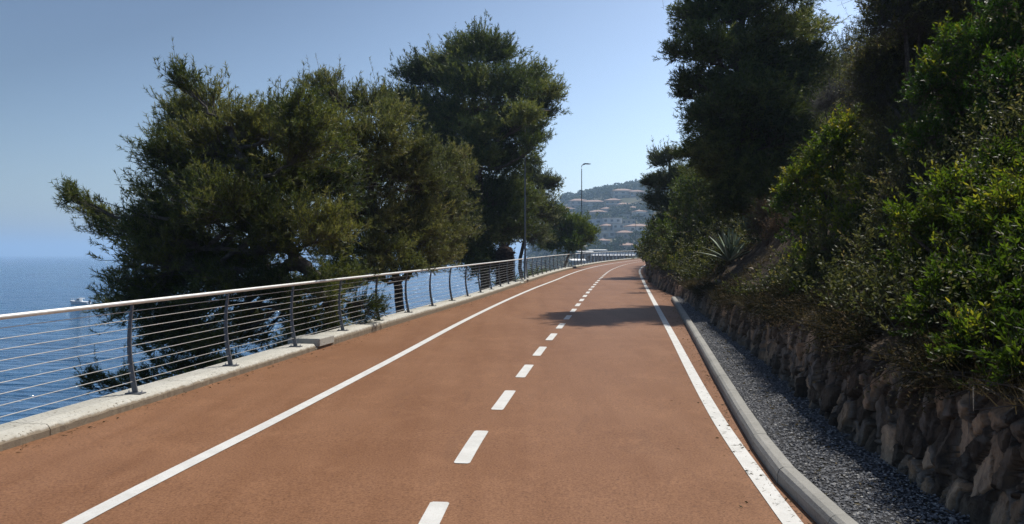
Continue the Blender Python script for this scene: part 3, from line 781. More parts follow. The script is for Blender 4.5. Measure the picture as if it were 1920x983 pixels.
def C(lst, d, spread=0.0, seed=0, far=0.0):
    """clumps (photo x, y, radius in photo pixels[, own distance]) -> (centre, radius) in metres"""
    r = random.Random(seed); o = []
    for q in lst:
        dd = q[3] if len(q) > 3 else d + r.uniform(-spread, spread)
        o.append((px(q[0], q[1], dd), q[2] * dd / F))
    return o

# -- sea-side pines
A = [(345,150,32),(395,200,52),(325,225,44),(292,285,42),(375,275,66),(460,245,55),(450,310,75),(520,245,62),(565,205,48),(590,260,68),(550,330,80),
     (330,335,62),(300,390,54),(400,380,74),(480,400,80),(330,440,70),(262,440,50),(205,425,36),(160,395,26),(135,368,17),(265,485,50),(350,500,66),
     (450,480,70),(540,430,70),(222,540,36),(300,555,50),(395,555,52),(250,590,40),(310,620,38),(360,645,36),(310,690,32),(245,712,24),(175,715,18),(385,700,30),
     (500,530,40),(610,430,58),(630,340,56),(470,640,26),(560,600,30),(520,560,26),(205,580,24),(640,520,40),(590,540,36),(420,640,40),(330,600,48),(470,600,34),(545,550,40),(620,560,32),(400,690,30),(350,665,36),(560,640,32),(520,665,30),(650,600,30),(690,580,28),(610,610,30),(290,650,30),(440,690,28),(575,600,26)]
pine('pine_tree', 'sprawling pine leaning over the sea with one long low branch to the left', 'pine tree',
     [slope_at(15.2, -1.6) + np.array([0, 0, -.4]), px(625,580,15.6), px(570,500,15.4), px(510,420,15.2), px(470,330,15), px(430,240,15)],
     C(A, 15.2, 1.1, 1), 'pine', 101, K=66, shoots=8, needles=17, sl=.22, nl=.095, nw=.0105, tr=.17, candles=.6, group='pines on the sea side of the railing', bark='barkgrey')
B = [(640,190,40),(695,195,46),(650,260,58),(722,255,52),(700,330,66),(765,320,46),(685,405,66),(780,400,56,22.5),(835,310,34,23.5),(858,290,24,24),(765,465,52,22),
     (842,385,42,24),(846,435,38,24.5),(700,470,52),(810,480,36,23.5),(625,465,48),(600,165,34),(740,420,46,21.5),(740,220,36),(700,508,36),(645,515,34),(765,500,30),(838,482,30,24),(800,345,46,22),(848,335,44,25),(790,290,40),(870,430,34,27),(800,440,46,22)]
pine('pine_tree', 'olive sunlit pine with upright shoots between the leaning pine and the tall dark one', 'pine tree',
     [slope_at(20.6, -1.4) + np.array([0, 0, -.4]), px(748,560,21), px(730,480,20.8), px(705,400,20.4), px(690,300,20.2), px(680,215,20)],
     C(B, 20, 1.2, 2), 'pineolive', 102, K=50, shoots=8, needles=14, sl=.26, nl=.11, nw=.0135, tr=.14, candles=1.0, group='pines on the sea side of the railing')
Cc = [(900,88,38),(868,102,34),(938,104,34),(782,142,38),(830,135,42),(880,160,54),(948,165,50),(1005,150,34),(1030,172,22),(742,190,26),(772,200,42),
      (830,220,58),(900,235,58),(965,235,46),(1018,205,30),(1008,250,24),(800,280,52),(870,305,56),(945,300,46),(996,270,20,34),(985,215,30,34.5),(850,380,48),(920,370,50),(890,430,42),(955,365,36),(1040,180,14),(900,250,34,36.5),(905,300,26,36.5),(860,470,30),(880,470,40),(925,430,46),(960,415,40),(840,430,46),(905,495,30),(820,350,50),(870,360,50),(930,490,26),(985,380,30)]
pine('pine_tree', 'tallest dark pine with dense rounded crown behind the first street lamp', 'pine tree',
     [slope_at(40.5, -2.6) + np.array([0, 0, -.5]), px(905,480,40), px(900,380,40), px(895,280,40), px(890,190,40), px(893,120,40)],
     C(Cc, 40, 1.8, 3), 'pinedark', 103, K=34, shoots=8, needles=12, sl=.40, nl=.17, nw=.026, tr=.28, candles=.15, group='pines on the sea side of the railing')
Dd = [(1000,305,16),(988,335,30),(1022,350,24),(1040,345,12),(1010,390,34),(968,420,34),(1000,440,32),(960,380,30),(945,445,26),(1030,400,20)]
pine('pine_tree', 'thin grey-green pine leaning right behind the first street lamp pole', 'pine tree',
     [slope_at(47.5, -1.6), px(975,500,48), px(985,440,48), px(1000,380,48), px(1015,330,48)],
     C(Dd, 48, 1.2, 4), 'pinegrey', 104, K=34, shoots=7, needles=10, sl=.38, nl=.17, nw=.028, tr=.15, candles=.8, group='pines on the sea side of the railing')
Ee = [(1045,420,22),(1078,425,24),(1103,435,14),(1060,450,26),(1094,448,17),(1030,455,22),(1075,460,18),(1050,400,12)]
pine('pine_tree', 'low rounded bright green pine spilling over the railing near the bend', 'pine tree',
     [slope_at(60.5, -1.5), px(1065,480,61), px(1065,440,61)],
     C(Ee, 61, 1.0, 5), 'pinegreen', 105, K=44, shoots=7, needles=10, sl=.40, nl=.2, nw=.034, tr=.14, candles=.2, group='pines on the sea side of the railing')

# low growth on the slope behind the railing
def scrub(name, label, cat, clumps, mat, seed, leaf=(.05, .016), sprig=.22, nsp=420, nlv=16, group=None, stem='bark', root=None, twig=0.0, shell=.55, up=.45):
    r = np.random.default_rng(seed)
    cs = np.array([c for c, _ in clumps]); rs_ = np.array([q for _, q in clumps])
    if root is None:
        lo = cs.mean(0); z, u = bank_at(lo[0], lo[1]); root = np.array([lo[0], lo[1], z - .05])
    root = np.array(root, float)
    t = empty(name, root); tag(t, label, cat, group)
    b = MB(); lv = MB()
    for (c, rr) in clumps:
        a = root + (c - root) * .15 + r.normal(0, .05, 3)
        e = c + r.normal(0, .1 * rr, 3); m = (a + e) / 2 + np.array([0, 0, .25 * rr]) + r.normal(0, .1 * rr, 3)
        lp = bez(root + r.normal(0, .05, 3) * np.array([1, 1, 0]), m, e, 9); b.tube(lp, np.linspace(.03 + .012 * rr, .010, 9), 6)
        k = max(10, int(2.1 * nsp * rr * rr))
        dr = rdir(r, k); dr[:, 2] = np.where(dr[:, 2] < -.55, -dr[:, 2], dr[:, 2])
        lump = 1 + .28 * np.sin(dr[:, 0] * 5 + seed) * np.sin(dr[:, 2] * 6 + c[0] * 3) + .18 * r.normal(size=k).clip(-1, 2)
        rad_ = rr * (shell + (1 - shell) * r.random(k)) * lump
        en = c + dr * rad_[:, None] * np.array([1, 1, .92])
        st = c + (en - c) * .35 + r.normal(0, .05 * rr, (k, 3))
        q = r.random(k) < .6
        b.twigs(st[q], en[q], .006, .003)
        sd = unit(dr * .65 + np.array([0, 0, up]) + r.normal(0, .3, (k, 3)))
        ln = sprig * r.uniform(.5, 1.3, k); long_ = r.random(k) < .05; ln = np.where(long_, ln * 1.8, ln)
        b.twigs(en - sd * ln[:, None] * .3, en + sd * ln[:, None], .004, .002)
        if twig:
            kk = int(k * twig); e1 = en[r.integers(0, k, kk)]; b.twigs(e1, e1 + rdir(r, kk) * sprig * 1.2, .004, .002)
        nn = k * nlv; jj = np.repeat(np.arange(k), nlv); tt_ = np.tile(np.linspace(.0, 1, nlv), k) + r.normal(0, .04, nn)
        bp = en[jj] + sd[jj] * (ln[jj] * tt_)[:, None]
        nd = unit(sd[jj] * (.35 + .6 * tt_[:, None]) + rdir(r, nn) * .75)
        cv = np.clip(.48 + .15 * r.normal(), .1, .85)
        va = np.clip(np.repeat(cv + .17 * r.normal(size=k), nlv) + .10 * (tt_ - .4) + .08 * r.normal(size=nn), 0, 1)
        blades(lv, bp, nd, 1.1 * leaf[0] * r.uniform(.6, 1.25, nn), 1.2 * leaf[1] * r.uniform(.8, 1.2, nn), va, r, 'leaf')
    b.build('stems', M[stem], t, True, root); lv.build('foliage', M[mat], t, False, root)
    return t

for q, (dd, uu, rr, lab) in enumerate([(11.8, -1.7, .75, 'dark shrub under the leaning pine at the first visible kerb step'),
        (15.2, -2.2, .9, 'dark shrub hiding the foot of the leaning pine'), (17.8, -1.9, .6, 'small dark shrub on the slope just before the sea gap'),
        (29, -2.2, .9, 'leafy dark shrub under the tall pine on the slope'), (41, -1.4, .8, 'green climbing shrub behind the railing right of the first lamp'),
        (49, -1.5, 1.0, 'dark bushy shrub behind the railing under the low round pine'), (56, -1.5, .9, 'dark shrub on the slope below the bright green pine')]):
    bp_ = slope_at(dd, uu)
    r = random.Random(q); cl = [(bp_ + np.array([r.uniform(-.5, .5), r.uniform(-.8, .8), .35 + r.uniform(0, .55)]), rr * r.uniform(.5, .75)) for _ in range(4)]
    s_ = 1 + dd / 40
    scrub('shrub', lab, 'shrub', cl, 'darkleaf' if q != 4 else 'lentisk2', 300 + q, (.05 * s_, .02 * s_), .2 * s_, int(420 / s_ ** 2), 14, 'shrubs on the sea slope', root=bp_)

# palm stump behind the railing
def stump():
    d = 36.5; p = slope_at(37.6, -1.35); r = np.random.default_rng(7)
    x = (947 - 960) / F * 37.6; base = np.array([x, 37.9, p[2] - .8]); top = px(947, 459, 37.9)[2]
    t = empty('palm_stump', base); tag(t, 'thick dark fibrous palm trunk cut off just above the railing', 'palm stump')
    n = 22; hh = np.linspace(0, top - base[2], n); b = MB(); sides = 20; g = []
    for i, h in enumerate(hh):
        f = i / (n - 1)
        rr = .43 * (1 + .05 * math.sin(i * 2.1)) * (1 if f < .9 else math.sqrt(max(0, 1 - ((f - .9) / .1) ** 2)) * .9 + .1)
        for k in range(sides):
            a = k * 2 * math.pi / sides; q = rr * (1 + .07 * math.sin(k * 5 + i * 2.6) + r.normal(0, .025))
            g.append((q * math.cos(a), q * math.sin(a), h))
    i = np.arange(n - 1)[:, None] * sides; j = np.arange(sides)[None]; k = (j + 1) % sides
    b.add(g, np.stack([i + j, i + k, i + sides + k, i + sides + j], -1).reshape(-1, 4)); b.f.append(np.array([list(range((n - 1) * sides, n * sides))]))
    b.build('trunk', M['fibre'], t)
    b = MB(); m = 900; a = r.random(m) * 6.283; h = r.uniform(.3, 1.0, m) * (top - base[2]); rr = .42
    p0 = np.stack([rr * np.cos(a), rr * np.sin(a), h], 1); rr2 = np.where(h > .9 * (top - base[2]), .25, 1.0)
    p0[:, :2] *= rr2[:, None]
    dr = unit(np.stack([np.cos(a) * .5, np.sin(a) * .5, r.uniform(.1, 1.0, m)], 1)); b.twigs(p0, p0 + dr * r.uniform(.08, .2, m)[:, None], .018, .005)
    b.build('leaf_stubs', M['fibre'], t)
stump()

# -- bank pines
def ground(x, y): return bank_at(x, y)[0]
R1 = [(1292,30,36),(1340,20,50),(1400,20,54),(1268,95,24),(1320,90,48),(1380,100,58),(1450,60,58),(1512,55,40),(1290,150,24),(1330,170,46),(1400,180,58),(1470,150,54),
      (1530,110,32),(1305,225,28),(1350,250,48),(1420,260,54),(1490,220,44),(1302,290,24),(1340,320,40),(1400,330,44),(1460,300,40),(1350,-45,52),(1420,-50,54),(1385,-115,44),(1490,-20,46),(1285,60,20),(1283,180,14),(1360,380,40),(1440,370,36),(1470,250,44),(1380,290,50),(1330,280,36),(1500,120,46),(1445,200,54),(1360,200,50),(1420,120,56)]
gx_, gy_ = px(1450, 400, 24.5)[:2]
pine('pine_tree', 'tall dark pine on the bank reaching above the picture over the path', 'pine tree',
     [(gx_, gy_, ground(gx_, gy_) - .2), px(1415,300,23.4), px(1400,230,23), px(1385,140,23), px(1392,40,23), px(1388,-70,23)],
     C(R1, 23, 1.3, 6), 'pinedark', 106, K=50, shoots=8, needles=13, sl=.32, nl=.13, nw=.018, tr=.2, candles=.2, group='pines on the bank', up=.35)
R2 = [(1237,302,20),(1262,292,16),(1242,340,22),(1270,338,28),(1232,378,20),(1262,388,26),(1217,345,10),(1288,400,26),(1240,420,17),(1290,350,24)]
gx_, gy_ = px(1262, 440, 44)[:2]
pine('pine_tree', 'small grey-green pine at the corner of the bank in front of the hazy hill', 'pine tree',
     [(gx_, gy_, ground(gx_, gy_) - .2), px(1262,400,44), px(1258,350,44), px(1255,300,44)],
     C(R2, 44, 1.2, 7), 'pinegrey', 107, K=36, shoots=8, needles=11, sl=.38, nl=.17, nw=.026, tr=.14, candles=.6, group='pines on the bank')

# -- bank shrubs, set on the bank where the photograph shows them
def on_bank(lst, fb, pull=.4, dmin=4.0, lim=99):
    o = []
    for x, y, rp in lst:
        d = hit(x, y, dmin, 70, fb); d = min(d, lim) if d else fb
        d2 = d - pull * rp * d / F * 2
        o.append((px(x, y, d2), rp * d2 / F))
    return o
S1 = [(1885,320,44),(1805,370,48),(1905,420,62),(1762,440,48),(1840,470,62),(1722,500,38),(1800,560,62),(1905,560,64),(1762,610,46),(1850,650,56),(1930,680,52),(1800,692,34),(1890,715,34),(1700,425,26),(1955,480,60),(1960,350,50),(1955,600,60)]
scrub('evergreen_shrub', 'big bright green shrub overhanging the near end of the stone wall', 'shrub', on_bank(S1, 6.5, lim=7.5), 'lentisk', 201, (.055, .017), .17, 760, 18, 'shrubs on the bank', twig=.2)
S2 = [(1900,30,54),(1842,110,54),(1905,170,62),(1782,150,48),(1742,180,38),(1810,230,58),(1870,250,40),(1742,270,42),(1930,90,50),(1780,90,30)]
scrub('evergreen_shrub', 'green leafy shrub high in the upper right corner of the bank', 'shrub', on_bank(S2, 9.5, lim=10.5), 'lentisk2', 202, (.06, .019), .2, 520, 17, 'shrubs on the bank')
S3 = [(1680,40,64),(1760,40,62),(1842,10,54),(1640,125,36),(1700,130,56),(1660,200,46),(1690,280,46),(1640,160,40),(1722,340,40),(1700,-30,50),(1770,-30,60),(1678,95,26),(1660,330,40),(1690,390,40),(1820,60,50),(1730,-10,60),(1700,10,46),(1720,90,56),(1780,120,40),(1660,110,40),(1680,240,44)]
scrub('shrub_thicket', 'tall dull brown-green thicket with bare twigs below the sky notch', 'thicket', on_bank(S3, 13.5, lim=14.5), 'dullleaf', 203, (.055, .016), .26, 640, 15, 'shrubs on the bank', twig=1.4, stem='barkgrey')
S4 = [(1592,250,30),(1622,230,25),(1562,280,34),(1612,310,40),(1532,320,34),(1502,350,34),(1572,370,40),(1632,370,34),(1482,388,28),(1542,420,34),(1602,430,34),(1502,440,28)]
scrub('evergreen_shrub', 'yellow-green sunlit shrub in the middle of the bank beside the thicket', 'shrub', on_bank(S4, 15, lim=16), 'yellowgreen', 204, (.065, .026), .22, 430, 16, 'shrubs on the bank')
S5 = [(1650,470,42),(1560,490,34),(1512,530,24),(1622,530,38),(1680,560,34),(1700,620,30),(1582,560,24),(1640,600,26)]
scrub('evergreen_shrub', 'shaded dull shrub on the lower bank above the middle of the wall', 'shrub', on_bank(S5, 11, lim=13), 'dullleaf', 205, (.055, .02), .2, 420, 14, 'shrubs on the bank', twig=.7)
S5b = [(1505,480,20),(1520,505,22),(1500,555,18),(1490,520,16)]
scrub('evergreen_shrub', 'small pale green bush with reddish tips above the wall', 'shrub', on_bank(S5b, 13), 'yellowgreen', 215, (.06, .024), .18, 420, 14, 'shrubs on the bank')
S6 = [(1572,190,30),(1545,205,20),(1602,178,22)]
scrub('dead_brush', 'grey leafless brush high on the bank between the pine and the thicket', 'dead brush', on_bank(S6, 19, lim=20), 'greyleaf', 206, (.05, .012), .3, 260, 9, 'shrubs on the bank', twig=2.5, stem='barkgrey', up=.7)
S7 = [(1437,408,26),(1452,440,22),(1422,432,16)]
scrub('dead_brush', 'dry brown bush between the agaves and the yellow-green shrub', 'dry bush', on_bank(S7, 19, lim=20), 'dryleaf', 207, (.05, .014), .25, 420, 12, 'shrubs on the bank', twig=1.5)
S8 = [(1330,400,34),(1290,440,30),(1262,460,20),(1362,360,36),(1312,360,34),(1422,325,34),(1242,440,20),(1385,385,22),(1325,435,24),(1470,340,26),(1280,400,26),(1300,360,24)]
scrub('evergreen_shrub', 'dark shaded undergrowth shrub below the tall bank pine', 'shrub', on_bank(S8, 30, lim=34), 'darkleaf', 208, (.10, .036), .3, 130, 13, 'shrubs on the bank')
S9 = [(1272,497,15),(1298,488,14),(1318,470,15)]
scrub('evergreen_shrub', 'low mossy green bush left of the large agave', 'shrub', on_bank(S9, 27, lim=30), 'yellowgreen', 209, (.08, .03), .2, 260, 12, 'shrubs on the bank')
S10 = [(1216,460,14),(1226,435,16),(1213,488,8),(1232,470,18),(1245,490,14)]
scrub('evergreen_shrub', 'dark bush clinging to the bank corner where the path disappears', 'shrub', on_bank(S10, 45, lim=52), 'darkleaf', 210, (.14, .05), .35, 90, 12, 'shrubs on the bank')
S11 = [(1600,95,24),(1572,120,22),(1622,75,18),(1552,145,22)]
scrub('tamarisk', 'feathery grey-green bush against the sky notch beside the tall pine', 'shrub', on_bank(S11, 22, lim=24), 'pinegrey', 211, (.07, .010), .5, 240, 26, 'shrubs on the bank', up=.9)
# far shrubs and trees lining the bank behind the first rank, so the crest is never bare
for q, (dd, uu, rr, hh_, lab) in enumerate([(18, 7.5, 1.3, 1.0, 'dark oak bush behind the yellow-green shrub on the crest'), (33, 5.0, 1.4, 1.2, 'dark bush behind the tall bank pine'),
        (52, 4.5, 1.5, 1.0, 'dark bush on the bank past the corner pine'), (64, 4.0, 1.6, 1.0, 'dark bush farthest along the bank'), (38, 2.6, 1.1, .7, 'dark bush on the low bank under the corner pine')]):
    x_, y_ = [float(v) for v in off(WALL, dd, uu)]; z_ = ground(x_, y_); r = random.Random(40 + q)
    cl = [(np.array([x_ + r.uniform(-1, 1) * rr, y_ + r.uniform(-1, 1) * rr, z_ + hh_ * r.uniform(.4, 1.5)]), rr * r.uniform(.45, .7)) for _ in range(6)]
    scrub('evergreen_shrub', lab, 'shrub', cl, 'darkleaf', 230 + q, (.10, .04), .32, 110, 13, 'shrubs on the bank', root=(x_, y_, z_))

# -- agaves
def agave(x, y, size, label, seed, n=30):
    d = hit(x, y, 4, 60, 20); p = px(x, y, d); r = np.random.default_rng(seed)
    t = empty('agave', p); tag(t, label, 'agave', 'agaves on the bank')
    for k in range(n):
        f = k / n; a = k * 2.39996 + r.normal(0, .15); el = R(12 + 72 * f ** .8) + r.normal(0, .08); L = size * (1 - .25 * f) * r.uniform(.8, 1.1)
        ss = np.linspace(0, 1, 9); b = MB(); g = []
        pos = np.array([.04 * math.cos(a), .04 * math.sin(a), .02 + .10 * f * size]); cur = pos.copy(); sidev = np.array([-math.sin(a), math.cos(a), 0])
        for i, s in enumerate(ss):
            e2 = el + (.25 - .75 * s * (1 - f)) * .5
            dv = np.array([math.cos(a) * math.cos(e2), math.sin(a) * math.cos(e2), math.sin(e2)])
            if i: cur = cur + dv * L / 8
            w = size * .062 * (1 - .0 * s) * (math.sin(math.pi * (.28 + .72 * s) ) ** .8 if s < .999 else .02) ; upv = np.cross(dv, sidev)
            w = max(w, .003)
            for q_, o_ in ((-1, .30), (0, 0), (1, .30), (0, -.22)):
                g.append(cur + sidev * w * q_ - upv * w * o_ * (-1))
        fc = []
        for i in range(8):
            for j in range(4): fc.append([i*4+j, i*4+(j+1)%4, i*4+4+(j+1)%4, i*4+4+j])
        b.add(g, fc, np.clip(np.repeat(.35 + .5 * (1 - f) * ss + r.normal(0, .1), 4), 0, 1)); b.build('leaf', M['agave'], t, True)
agave(1368, 492, 1.3, 'largest agave with pale fanned leaves on the open bank soil', 1, 34)
agave(1398, 440, 1.0, 'blue-grey agave behind the largest one', 2, 26)
agave(1432, 385, 1.15, 'upright pale agave beside the yellow-green shrub', 3, 24)

# -- loose rocks on the slope
rr_ = np.random.default_rng(17)
RK = [(1300,525,9,'flat pale rock on the bare soil just above the wall start'),(1318,540,6,'small tan rock on the wall edge below the agave'),(1365,558,12,'broad pale rock lying on the wall top'),
      (1395,535,7,'brown rock on the soil patch right of the agave'),(1425,545,8,'tan rock on the soil beside the dry grass'),(1345,528,6,'small rock between the agave and the wall'),(1450,520,7,'brown stone at the foot of the pale bush'),(1410,505,6,'little stone uphill of the soil patch')]
for x, y, rp, lab in RK:
    d = hit(x, y, 4, 50, 18); p = px(x, y, d); s = rp * d / F
    ico = bpy.data.meshes.new('rock')
    import bmesh
    bm = bmesh.new(); bmesh.ops.create_icosphere(bm, subdivisions=2, radius=1)
    for v in bm.verts:
        k = 1 + .5 * (vnoise(v.co.x * 1.7 + x, v.co.y * 1.7 + v.co.z * 2.3, 5) - .5) + rr_.normal(0, .04); v.co *= k; v.co.x *= 1.2; v.co.z *= .55
        v.co *= s
    bm.to_mesh(ico); bm.free(); ico.materials.append(M['rock'])
    at = ico.attributes.new('var', 'FLOAT', 'POINT'); at.data.foreach_set('value', np.full(len(ico.vertices), rr_.random(), np.float32))
    o = bpy.data.objects.new('rock', ico); COL.objects.link(o); o.location = p; o.rotation_euler.z = rr_.random() * 6
    tag(o, lab, 'rock', 'loose rocks on the bank')

# -- dry grass and dead twigs along the wall top and open soil
def dry_cover():
    r = np.random.default_rng(23); n = 2600
    d = 3.2 + 32 * r.random(n) ** 1.5; u = .08 + 1.5 * r.random(n) ** 1.4
    keep = vnoise(d * .9, u * 1.2, 77) > .34; d, u = d[keep], u[keep]; n = len(d)
    x, y = off(WALL, d, u); z = zr(d) + bank_h(d, u) - .04
    P = np.stack([x, y, z], 1); k = 16
    jj = np.repeat(np.arange(n), k); m = len(jj)
    bp = P[jj] + r.normal(0, .05, (m, 3)) * np.array([1, 1, .1])
    nd = unit(rdir(r, m) * .8 + np.array([-.25, 0, .75]))
    b = MB(); ln = r.uniform(.06, .26, m) * np.repeat(r.uniform(.5, 1.2, n), k)
    va = np.clip(np.repeat(r.normal(.42, .2, n), k) + r.normal(0, .1, m), 0, 1)
    blades(b, bp, nd, ln, .006 + .0004 * d[jj], va, r)
    tag(b.build('dry_grass', M['straw']), 'straw coloured dry grass tufts covering the wall top and lower bank', 'dry grass', None, 'stuff')
    n = 1500; d = 3.2 + 30 * r.random(n) ** 1.4; u = .02 + 1.2 * r.random(n)
    x, y = off(WALL, d, u); P = np.stack([x, y, zr(d) + bank_h(d, u) + .02], 1)
    dr = unit(rdir(r, n) * np.array([1, 1, .35]) + np.array([-.4, 0, -.1])); b = MB()
    b.twigs(P, P + dr * r.uniform(.1, .5, n)[:, None], .005, .002, .4)
    tag(b.build('dead_twigs', M['barkgrey']), 'tangle of thin dead twigs lying over the wall top', 'dead twigs', None, 'stuff')
dry_cover()

def undergrowth():
    r = np.random.default_rng(37); n = 5200
    d = 3.5 + 66 * r.random(n) ** 1.35; u = .5 + 9 * r.random(n) ** 1.2
    keep = ~((d > 14) & (d < 25) & (u < 2.2)) & (vnoise(d * .5, u * .6, 88) > .22); d, u = d[keep], u[keep]; n = len(d)
    x, y = off(WALL, d, u); z = zr(d) + bank_h(d, u)
    P = np.stack([x, y, z], 1); k = 5; lf = 16
    j = np.repeat(np.arange(n), k); m = len(j); sc = .6 + d[j] / 22
    base = P[j] + r.normal(0, .16, (m, 3)) * np.array([1, 1, .3]) * sc[:, None]; base[:, 2] += np.clip(u[j] - 2.5, 0, 2.5) * .35 * r.random(m)
    sd = unit(rdir(r, m) * .7 + np.array([-.45, -.15, .8])); ln = r.uniform(.2, .55, m) * (.7 + .3 * sc)
    b = MB(); b.twigs(base, base + sd * ln[:, None], .005, .002, .3)
    jj = np.repeat(np.arange(m), lf); t = np.tile(np.linspace(.1, 1, lf), m); nn = len(jj)
    va = np.clip(np.repeat(np.repeat(r.normal(.4, .2, n), k), lf) + r.normal(0, .12, nn), 0, 1)
    blades(b, base[jj] + sd[jj] * (ln[jj] * t)[:, None], unit(sd[jj] * .4 + rdir(r, nn) * .8), .06 * sc[jj] * r.uniform(.6, 1.2, nn), .024 * sc[jj], va, r, 'leaf')
    tag(b.build('undergrowth', M['dullleaf']), 'low dull undergrowth covering the shaded bank between the shrubs', 'undergrowth', None, 'stuff')
undergrowth()
def overhang():
    r = np.random.default_rng(39); n = 900
    d = 3.2 + 17 * r.random(n) ** 1.3; keep = vnoise(d * 1.3, d * 0, 91) > .36; d = d[keep]; n = len(d)
    u = r.uniform(.08, .55, n); x, y = off(WALL, d, u); P = np.stack([x, y, zr(d) + bank_h(d, u) - .02], 1)
    k = 6; j = np.repeat(np.arange(n), k); m = len(j); base = P[j] + r.normal(0, .07, (m, 3))
    sd = unit(rdir(r, m) * .7 + np.array([-.75, -.1, .15])); ln = r.uniform(.12, .38, m)
    b = MB(); b.twigs(base, base + sd * ln[:, None], .004, .0015, .3)
    lf = 9; jj = np.repeat(np.arange(m), lf); t = np.tile(np.linspace(.2, 1, lf), m); nn = len(jj)
    va = np.clip(np.repeat(np.repeat(r.normal(.45, .25, n), k), lf) + r.normal(0, .12, nn), 0, 1)
    blades(b, base[jj] + sd[jj] * (ln[jj] * t)[:, None] - np.array([0, 0, 1]) * (t ** 2 * .1)[:, None], unit(sd[jj] * .4 + rdir(r, nn) * .8), .035 * r.uniform(.6, 1.3, nn), .013, va, r, 'leaf')
    tag(b.build('trailing_undergrowth', M['trail']), 'brown half dry creeping growth trailing over the wall top', 'undergrowth', None, 'stuff')
overhang()

# litter of leaves on the gravel and path edge
def path_litter():
    r = np.random.default_rng(43); n = 2600
    d = 3 + 40 * r.random(n) ** 1.5; lf = r.random(n) < .45; q = r.exponential(.10, n)
    x = np.where(lf, KERB(d) + .05 + q, RKERB(np.minimum(d, 25)) * (d < 25.4) + (WALL(d) - .1) * (d >= 25.4) - .04 - q)
    nd = unit(rdir(r, n) * np.array([1, 1, .06])); b = MB()
    blades(b, np.stack([x, d, zr(d) + .006], 1), nd, r.uniform(.02, .07, n), .004, r.random(n), r)
    m = 260; j = r.integers(0, n, m); blades(b, np.stack([x[j], d[j], zr(d[j]) + .009], 1), nd[j], r.uniform(.02, .045, m), .014, r.random(m), r, 'leaf')
    tag(b.build('needle_litter', M['trail']), 'dry needles and small leaves gathered along the path edges', 'needle litter', None, 'stuff')
path_litter()
def leaf_litter():
    r = np.random.default_rng(29); n = 500
    d = 3 + 20 * r.random(n) ** 1.4; t = r.random(n) ** .7
    x0 = RKERB(d) + .18; x1 = WALL(d)
    P = np.stack([x0 + (x1 - x0) * t, d, zr(d) + .085], 1); b = MB()
    nd = unit(rdir(r, n) * np.array([1, 1, .25])); blades(b, P, nd, r.uniform(.03, .06, n), .018, r.random(n), r, 'leaf')
    tag(b.build('leaf_litter', M['straw']), 'scattered dry leaves on the gravel strip', 'leaf litter', None, 'stuff')
leaf_litter()

# -- far woodland on the hill (one mass) and the trees one can tell apart on the crest
def woodland():
    r = np.random.default_rng(31); b = MB(); pts = []
    for _ in range(2600):
        y = r.uniform(270, 690) * HS; x = r.uniform(-40, 330) * y / 620
        if x / y < .02 or x / y > .32: continue
        z = float(far_h(x, y))
        if z < -13: continue
        sx = 960 + x / y * F; sy = 477 - (z + 3 - CAMZ) / y * F
        if any(abs(sx - vx) < vw and vy - 5 < sy < vy + vh * .7 and y < vd + 10 for vx, vy, vw, vh, vd in VREC): continue
        pts.append((x, y, z))
    for x, y, z in pts:
        s = r.uniform(2.0, 5.0); k = 85
        dr = rdir(r, k); dr[:, 2] = np.abs(dr[:, 2]) * 1.0 - .15
        bp = np.array([x, y, z + s * .75]) + dr * s * r.uniform(.55, 1.0, k)[:, None] * np.array([1, 1, .85])
        nd = unit(dr + rdir(r, k) * .8); tone = np.clip(r.normal(.45, .2), 0, 1)
        blades(b, bp, nd, s * .5, s * .38, np.clip(tone + r.normal(0, .12, k), 0, 1), r, 'leaf')
    tag(b.build('woodland', M['farwood']), 'hazy trees and gardens covering the far villa hill', 'woodland', None, 'stuff')
woodland()
def fartree(x, y, d, wd, ht, kind, lab, seed, name='pine_tree'):
    d *= HS; wd *= HS; ht *= HS; r = np.random.default_rng(seed); p = px(x, y, d); gz = float(far_h(p[0], d)); top = p[2]
    base = np.array([p[0], d, min(gz, top - ht) - .3]); t = empty(name, base); tag(t, lab, 'tree', 'trees on the crest of the far hill')
    H = top - base[2]; b = MB(); b.tube([(0,0,0),(.1,0,H*.5),(0,0,H*.85)], [.35,.28,.12], 6); b.build('trunk', M['bark'], t)
    k = 420; dr = rdir(r, k); c = MB()
    if kind == 'round': bp = np.array([0,0,H-ht*.45]) + dr * r.uniform(.6,1.05,k)[:,None] * np.array([wd/2, wd/2, ht*.45])
    else: bp = np.stack([dr[:,0]*wd/2, dr[:,1]*wd/2, np.zeros(k)],1); zt = r.random(k); bp *= (1-zt*.85)[:,None]; bp[:,2] = H - ht + zt*ht
    blades(c, bp, unit(dr + rdir(r,k)*.7 + np.array([0,0,.4])), 1.2, .8, np.clip(r.normal(.4,.2,k),0,1), r, 'leaf'); c.build('crown', M['farwood'], t)
for a in [(1112,358,602,9,7,'round','broad dark umbrella pine on the crest right of the lamp',1),(1124,365,600,6,5,'round','smaller round tree beside the umbrella pine',2),
          (1138,361,606,3,8,'cone','slim cypress on the crest between the two high villas',3),(1148,363,606,6,5,'round','low round tree left of the highest villa',4),
          (1181,351,622,5,5,'round','round tree just behind the roof of the highest villa',5),(1192,336,618,3.5,12,'cone','tall pointed cypress at the right end of the crest',6)]:
    fartree(*a, name='cypress_tree' if a[5] == 'cone' else 'pine_tree')

